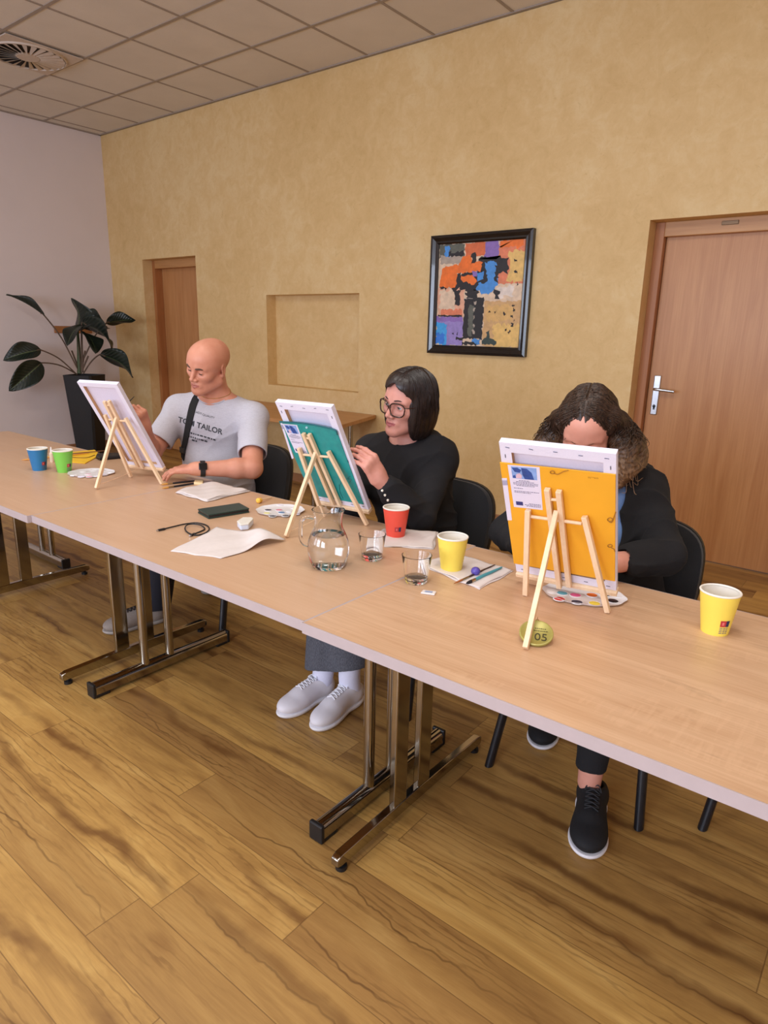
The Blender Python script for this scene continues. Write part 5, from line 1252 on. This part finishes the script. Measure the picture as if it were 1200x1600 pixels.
# jumper
S = Sculpt(); add_torso(S, pel, che, nb, lft, fwd, .93, .05, .0, .014, .92)
S.rc(shL, shR, .056, .056, .05); S.rc(nb+V3(0, .005, -.012), shL, .048, .054, .04); S.rc(nb+V3(0, .005, -.012), shR, .048, .054, .04)
for a, b, c in ((shL, elL, wrL), (shR, elR, wrR)):
    S.rc(a, b, .056, .051, .03); S.rc(b, b+(c-b)*.82, .051, .039, .02)
    S.rc(b+(c-b)*.70, b+(c-b)*1.0, .031, .031, .003, '-')
ax = unit(H2(0, .02, -.06)-nb); S.el(nb+ax*.048+V3(.0, -.022, .0), (.066, .066, .052), None, .006, '-'); S.cut(pel+V3(0, 0, -.08), (0, 0, -1), .01)
w1 = wrinkle(.0045, 38, 8); w2 = folds(.008, 56, 9, ((.3, .3, 1), (.9, .2, -.6), (-.5, .6, .8))); S.post = lambda P: w1(P)+w2(P)
MBK = cloth('black_knit', (22, 21, 24), .92, .2, 500, .3); jm = S.build('jumper', MBK, P2, .0034, o2); bj = bvh_of(jm)
for u, v in ((597.5, 766.5), (601.5, 773.5), (606, 781.5)):
    h = rcast(bj, o2, u, v)
    if h[0] is not None:
        q, n_ = h[0], h[1]; MB().cyl(q-n_*.001, q+n_*.0035, .0048, .0036, 14).build('cuff_button', plain('pearl_button', lin(236, 230, 214), .2), jm)
# bob haircut
def bob():
    S = Sculpt(); k = H2.s; M = H2.M
    E = lambda c, r, kk=.02, op='+': S.el(H2(*c), np.array(r)*k, M, kk, op)
    E((0, .020, .036), (.089, .110, .098)); E((0, .060, -.035), (.084, .062, .095), .03)
    for sx in (-1, 1): E((sx*.068, .022, -.050), (.026, .062, .088), .03)
    E((.066, -.022, -.045), (.020, .038, .085), .02); E((-.064, -.022, -.040), (.018, .034, .075), .02)
    E((0, -.028, .072), (.066, .072, .052), .03); S.bx(H2(-.004, -.120, -.045), np.array((.034, .055, .090))*k, M, .022*k, .004, '-'); a4 = math.sqrt(.5); S.bx(H2(.006, -.118, .030), np.array((.034, .058, .034))*k, M @ np.array([[a4, 0, a4], [0, 1, 0], [-a4, 0, a4]]), .012*k, .004, '-'); E((.0, .02, -.16), (.055, .075, .095), .012, '-')
    S.cut(H2(0, 0, -.135), -H2.u-H2.f*.18, .01)
    def groove(P):
        L = H2.loc(P); ph = np.arctan2(L[:, 0], L[:, 1]+.02); px_ = L[:, 0]+.012
        return (.0005*np.sin(ph*61+L[:, 2]*9)+.0004*np.sin(ph*143-L[:, 2]*17+2*np.sin(ph*13))+.0007*np.sin(ph*23+L[:, 2]*21))*np.clip((L[:, 1]+.10)*14, .1, 1)+.0022*np.exp(-((px_-.03)/.004)**2)*(L[:, 2] > .10)*np.clip((-L[:, 1]+.03)*14, 0, 1)
    S.post = groove; return S.build('hair', hairmat('hair_dark', (20, 14, 13), (46, 33, 30), .34), P2, .0028, o2)
hb = bob(); strands(hb, H2, o2, hb.data.materials[0], 260, 3, (-.055, .10), .05, 2.05, .0011, 0, 0, .018, .0, lambda q: not (abs(q[0]+.004) < .058 and q[1] < -.06 and q[2] < .078))
# glasses
G = bpy.data.objects.new('glasses', None); C.objects.link(G); G.parent = P2
MGF = plain('tortoise_frame', lin(52, 30, 22), .25, .5, 90); MLN = mat_glass('spectacle_lens', (.97, .97, .98, 1), 1.45, .2)
def lensrim(sx):
    out = []
    for k in range(36):
        a = 2*math.pi*k/36; ca, sa = math.cos(a), math.sin(a); x = .0285*math.copysign(abs(ca)**.72, ca); z = .0255*math.copysign(abs(sa)**.72, sa)*(1 if sa > 0 else .95)
        out.append(Vector(H2(sx*(.0345+x*(1+.08*(sa > 0))), -.104+abs(.0335+x)**2*4.5, z-.006)-o2))
    return out
gm = MB()
for sx in (-1, 1):
    rm = lensrim(sx); gm.tube(rm+rm[:2], .0026, 8, False)
    gm.tube(smoothpath([Vector(H2(sx*.060, -.088, .008)-o2), Vector(H2(sx*.074, -.075, .008)-o2), Vector(H2(sx*.081, -.02, .006)-o2), Vector(H2(sx*.080, .012, .002)-o2), Vector(H2(sx*.079, .03, -.018)-o2)], 4), .0021, 8)
gm.tube(smoothpath([Vector(H2(-.009, -.1045, .002)-o2), Vector(H2(0, -.106, .005)-o2), Vector(H2(.009, -.1045, .002)-o2)], 4), .0020, 8)
gm.build('glasses_frame', MGF, G)
for sx in (-1, 1): MB().add(lensrim(sx), [tuple(range(36))]).build('lens', MLN, G, smooth=False)
# wide grey trousers, socks, trainers
S = Sculpt(); S.el(pel, (.165, .13, .12), Mt, .04); add_leg(S, hipL, knA, anA+V3(0, 0, .06), (.092, .078, .076, .074)); add_leg(S, hipR, knB, anB+V3(0, 0, -.01), (.092, .078, .076, .074)); S.cut(pel+V3(0, 0, .06), (0, 0, 1), .01)
S.cut(V3(-1.515, 1.73, .170), V3(.25, 0, -1), .003); S.post = wrinkle(.006, 40, 12, ((1, .2, .1), (.3, 1, .1), (1, -.8, .2)))
t = NT('grey_wool'); nz = t.noise(t.mapv(t.obj(), (300, 300, 60)), 2, 3); t.set(color=t.ramp(nz, [(.35, lin(66, 68, 76)[:3]), (.65, lin(100, 102, 110)[:3])]), rough=.95); S.build('trousers', t.m, P2, .0045, o2)
MSW = plain('sneaker_white', lin(232, 228, 232), .55, .03, 40); MSOW = plain('sole_white', lin(238, 236, 238), .6); MLW = plain('lace_white', lin(240, 240, 244), .85)
MSOCK = cloth('sock_white', (222, 222, 240), .95, .04, 300, .3)
for hx, tx, an in (((-1.522, 1.800, .004), (-1.497, 1.530, .0), anA), ((-1.640, 1.765, 0), (-1.640, 1.575, 0) if False else (-1.655, 1.510, 0), anB)):
    sh_, q, b_ = shoe(P2, o2, hx, tx, .088, (MSW, MSOW, MLW), .082)
    kn_ = knA if an is anA else knB; top = np.array(an)+unit(kn_-an)*.14; MB().tube(smoothpath([q(.2, 0, .055)-o2, np.array(an)-o2, (np.array(an)+top)/2-o2, top-o2], 4), .0415, 20).build('sock', MSOCK, P2)

# ================================================================== the woman behind the yellow folder
o3 = V3(-.72, 2.10, 0); P3 = thing('person', 'woman with wavy brown hair and a black cardigan bent behind the yellow folder', 'person', o3.tolist())
shL, shR = V3(-.640, 2.150, .915), V3(-.930, 2.130, .915); elL, wrL = V3(-.490, 1.990, .775), V3(-.600, 1.800, .782) , 
wrL = V3(-.598, 1.838, .776); elL = V3(-.512, 2.010, .775); elR, wrR = V3(-1.015, 1.985, .745), V3(-.86, 1.815, .79)
pel, che, nb = V3(-.735, 2.17, .575), V3(-.755, 2.130, .815), V3(-.765, 2.085, .965); lft = shL-shR; fwd = V3(.1, -1, 0)
H3 = Frame(Wp(918, 671, 1.985), R(-76), R(33), 0, .96)
S = Sculpt(); Mt = add_torso(S, pel, che, nb, lft, fwd, .98, .05, .01, 0, .95)
S.rc(shL, shR, .052, .052, .05); S.rc(nb, shL, .045, .050, .04); S.rc(nb, shR, .045, .050, .04)
add_limb_arm(S, shL, elL, wrL, (.048, .042, .040, .026)); add_limb_arm(S, shR, elR, wrR, (.048, .042, .040, .026))
add_head(S, H3, nb+V3(0, 0, -.01), female=True, down=True)
hipL, hipR = pel+unit(lft)*.09+V3(0, -.02, -.03), pel-unit(lft)*.09+V3(0, -.02, -.03)
knA, anA = V3(-.575, 1.80, .50), V3(-.578, 1.765, .10); knB, anB = V3(-.83, 1.84, .50), V3(-.885, 2.11, .10)
add_leg(S, hipL, knA, anA, (.085, .060, .052, .034)); add_leg(S, hipR, knB, anB, (.085, .060, .052, .034))
add_hand(S, wrL, V3(-.09, -.035, -.006), V3(0, .3, -1), 1, [.35, .40, .45, .5], .06, (.4, .3, .4), .94)
add_hand(S, wrR, V3(.06, -.03, .05), V3(.5, -.5, -.4), 1, [(.7, .9, .5)]*4, .05, (.35, .6, .7), .92)
sk3 = skin('woman_cardigan', (214, 154, 134), (186, 110, 104)); S.build('body', sk3, P3, HB, o3, lipmask(H3))
eyes(H3, P3, o3, (80, 84, 80), plain('brow_brown', lin(104, 74, 58), .9, .2, 200), .0018, True)
# blue top under an open cardigan
S = Sculpt(); add_torso(S, pel, che, nb, lft, fwd, .99, .05, .01, .010, .96); S.rc(shL, shR, .056, .056, .05); S.el(nb+V3(0, -.03, .05), (.08, .08, .06), None, .006, '-'); S.cut(pel+V3(0, 0, -.06), (0, 0, -1), .01)
S.post = wrinkle(.003, 40, 21); S.build('blue_top', cloth('blue_cotton', (108, 140, 190)), P3, .004, o3)
S = Sculpt(); add_torso(S, pel, che, nb, lft, fwd, 1.02, .05, .015, .020, .97)
S.rc(shL, shR, .060, .060, .05); S.rc(nb+V3(0, .01, -.012), shL, .052, .058, .04); S.rc(nb+V3(0, .01, -.012), shR, .052, .058, .04)
for a, b, c in ((shL, elL, wrL), (shR, elR, wrR)):
    S.rc(a, b, .060, .056, .03); S.rc(b, b+(c-b)*.74, .055, .046, .02); S.rc(b+(c-b)*.76, b+(c-b)*1.05, .033, .036, .003, '-')
S.el(che+V3(.075, -.15, -.03), (.034, .10, .26), None, .01, '-'); S.el(nb+V3(0, -.03, .055), (.075, .085, .06), None, .006, '-'); S.cut(pel+V3(0, 0, -.09), (0, 0, -1), .01); S.cut(V3(0, 0, .733), (0, .12, -1), .003) if False else None
w1 = wrinkle(.005, 36, 22); w2 = folds(.009, 55, 23, ((.3, .3, 1), (.9, .2, -.6), (-.5, .6, .8))); S.post = lambda P: w1(P)+w2(P)
S.build('cardigan', cloth('black_cardigan', (20, 19, 21), .95, .2, 420, .35), P3, .0036, o3)
# wavy shoulder-length hair
def wavy():
    S = Sculpt(); k = H3.s; M = H3.M
    E = lambda c, r, kk=.02, op='+': S.el(H3(*c), np.array(r)*k, M, kk, op)
    E((0, .022, .040), (.087, .108, .095)); E((0, .075, -.02), (.084, .055, .10), .03)
    def lock(pts, rs, kk=.03): S.chain([np.array(p) for p in pts], rs, kk)
    eL, eR = H3(.082, .015, .0), H3(-.082, .015, .0)
    lock([H3(.075, -.01, .05), eL, eL+V3(.035, .0, -.055), eL+V3(.045, -.005, -.115), eL+V3(.02, -.02, -.175)], [.032, .036, .036, .034, .018])
    lock([eL+V3(0, .03, .01), eL+V3(.045, .04, -.04), eL+V3(.060, .04, -.09), eL+V3(.045, .03, -.135)], [.028, .030, .026, .012])
    lock([H3(-.070, -.02, .05), eR+V3(0, -.01, 0), eR+V3(-.03, -.02, -.06), eR+V3(-.032, -.03, -.12)], [.032, .036, .036, .022])
    lock([eR+V3(0, .03, .01), eR+V3(-.045, .03, -.05), eR+V3(-.05, .03, -.11)], [.03, .034, .020])
    a4 = math.sqrt(.5); Md = M @ np.array([[a4, 0, a4], [0, 1, 0], [-a4, 0, a4]]); S.bx(H3(0, -.120, .000), np.array((.047, .070, .047))*k, Md, .012*k, .004, '-'); E((0, -.090, -.060), (.058, .070, .075), .012, '-')
    def groove(P):
        L = H3.loc(P); ph = np.arctan2(L[:, 0], L[:, 2]+.05); hang = np.clip((H3.c[2]-.02-P[:, 2])*12, 0, 1)
        return .0009*np.sin(L[:, 0]*260+L[:, 1]*30+2*np.sin(L[:, 1]*34))*(1-hang*.3)+hang*.0030*np.sin(P[:, 0]*170+P[:, 2]*60+2.5*np.sin(P[:, 2]*48))+.0008*np.sin(ph*70+L[:, 1]*50)+.0012*np.sin(ph*17+L[:, 1]*22)+.003*np.exp(-(L[:, 0]/.004)**2)*(L[:, 2] > .07)*(L[:, 1] < .06)
    S.post = groove
    t = NT('hair_brown'); o = t.obj(); a = t.noise(t.mapv(o, (70, 30, 30)), 3, 4, .6, .4); sz = t.n('SeparateXYZ', {0: o}).outputs[2]
    base = t.ramp(a, [(.35, lin(32, 21, 15)[:3]), (.68, lin(70, 48, 34)[:3])]); tips_ = t.ramp(a, [(.35, lin(80, 56, 38)[:3]), (.68, lin(158, 122, 86)[:3])])
    f = t.math('MULTIPLY', t.n('MapRange', {0: sz, 1: 1.12, 2: 1.0, 3: 0.0, 4: .9}).outputs[0], 1.0)
    t.set(color=t.mix(f, base, tips_), rough=.42, spec=.45); t.bump(a, .5, .002)
    hr = S.build('hair', t.m, P3, .003, o3); strands(hr, H3, o3, t.m, 420, 5, (-.06, .11), .03, 1.75, .0014, .10, .012, 0, .01, lambda q: not (abs(q[0]) < .062 and q[1] < -.05 and q[2] < .083-abs(q[0]))); b = bvh_of(hr); m = MB(); rr = random.Random(11)
    for kx in range(70):  # loose strands
        side = 1 if kx % 3 else -1; e = eL if side > 0 else eR; p0 = H3(side*rr.uniform(.05, .085), rr.uniform(-.04, .05), rr.uniform(.02, .08)); out = V3(side*rr.uniform(.02, .085), rr.uniform(-.03, .04), -rr.uniform(.08, .17))
        q = e+out; md = e+V3(side*rr.uniform(.02, .05), rr.uniform(-.02, .03), rr.uniform(-.05, .0)); en = q+V3(rr.uniform(-.03, .03), rr.uniform(-.02, .02), rr.uniform(-.02, .02))
        m.tube([z-Vector(o3) for z in smoothpath([p0, md, q, en], 6)], [.0009]*18+[.0003], 4)
    m.build('loose_hair', t.m, hr)
wavy()
# leggings and black trainers
S = Sculpt(); S.el(pel, (.18, .135, .125), Mt, .04); add_leg(S, hipL, knA, anA+V3(.0, .0, .06), (.092, .070, .062, .045)); add_leg(S, hipR, knB, anB+V3(0, 0, .04), (.092, .070, .062, .045)); S.cut(pel+V3(0, 0, .09), (0, 0, 1), .01); S.cut(V3(0, 0, .152), (0, .0, -1), .003)
S.post = wrinkle(.003, 50, 31); S.build('leggings', cloth('black_leggings', (20, 20, 23), .9, .15, 300), P3, .0045, o3)
MSB = cloth('sneaker_black', (20, 20, 22), .8, .2, 300); MSOB = plain('sole_white', lin(238, 236, 238), .6); MLK = plain('lace_black', lin(38, 38, 40), .8); MWH = plain('logo_white', lin(226, 226, 226), .5)
sh_, q, b_ = shoe(P3, o3, (-.585, 1.830, 0), (-.500, 1.575, 0), .098, (MSB, MSOB, MLK), .088)
m = MB()
for k, (w_, a) in enumerate(((-.010, -.5), (0, 0), (.010, .5))):
    m.add([Vector(z-o3)+Vector((0, 0, .0)) for z in (q(.325, w_-.003, .0985), q(.325, w_+.003, .0985), q(.285, w_*1.5+.0015, .1075), q(.285, w_*1.5-.0015, .1075))], [(0, 1, 2, 3)])
m.build('tongue_mark', MWH, sh_, smooth=False)
shoe(P3, o3, (-.905, 2.225, 0), (-.825, 1.955, 0), .098, (MSB, MSOB, MLK), .088)
# brush in the bald man's right hand
a, b = Vector(tipsR[4])*.5+Vector(tipsR[0])*.5, None
dr = Vector(unit(V3(.35, .55, .65))); r = thing('paint_brush', 'thin dark brush held in the bald man\'s right hand', 'brush', a, 0, 'paint brushes')
MB().tube([-dr*.07, -dr*.055, -dr*.045], [.0008, .003, .0028], 10).build('bristles', plain('bristle_28_22_26', lin(28, 22, 26), .8), r)
MB().tube([-dr*.047, -dr*.03], .003, 10).build('ferrule', MFER, r); MB().tube([-dr*.032, dr*.02, dr*.09], [.003, .0036, .0012], 10).build('handle', plain('handle_26_26_34', lin(26, 26, 34), .3), r)
# ------------------------------------------------------------------ light
def area(name, loc, rot, sx, sy, power, col):
    d = bpy.data.lights.new(name, 'AREA'); d.shape = 'RECTANGLE'; d.size = sx; d.size_y = sy; d.energy = power; d.color = col
    o = bpy.data.objects.new(name, d); C.objects.link(o); o.location = loc; o.rotation_euler = rot; return o
for (a, b), p in zip(WIN, (32, 66, 100)):
    area('window_daylight', ((a+b)/2, YF+.03, 1.75), (R(90), 0, 0), b-a-.1, 1.8, p, (.74, .82, 1.0))
for x, y, p in ((-4.6, .6, 10), (-2.6, -.4, 12), (-2.6, 1.2, 12.5), (-.6, -.4, 14), (-.6, 1.2, 14), (1.4, .4, 11)):
    area('ceiling_lamp', (x, y, ZC-.02), (0, 0, 0), .6, .6, p, (1.0, .96, .91))
wd = bpy.data.worlds.new('world'); bpy.context.scene.world = wd; wd.use_nodes = True
wd.node_tree.nodes['Background'].inputs[0].default_value = (.75, .85, 1, 1); wd.node_tree.nodes['Background'].inputs[1].default_value = .6
sc = bpy.context.scene
sc.view_settings.view_transform = 'Standard'; sc.view_settings.look = 'None'; sc.view_settings.gamma = 1; sc.view_settings.exposure = 0.48
sc.view_settings.use_curve_mapping = False
sc.cycles.use_denoising = True; sc.cycles.transparent_max_bounces = 24; sc.cycles.max_bounces = 10; sc.cycles.diffuse_bounces = 5; sc.cycles.transmission_bounces = 10; sc.cycles.sample_clamp_indirect = 6; sc.cycles.caustics_refractive = True; sc.cycles.caustics_reflective = False
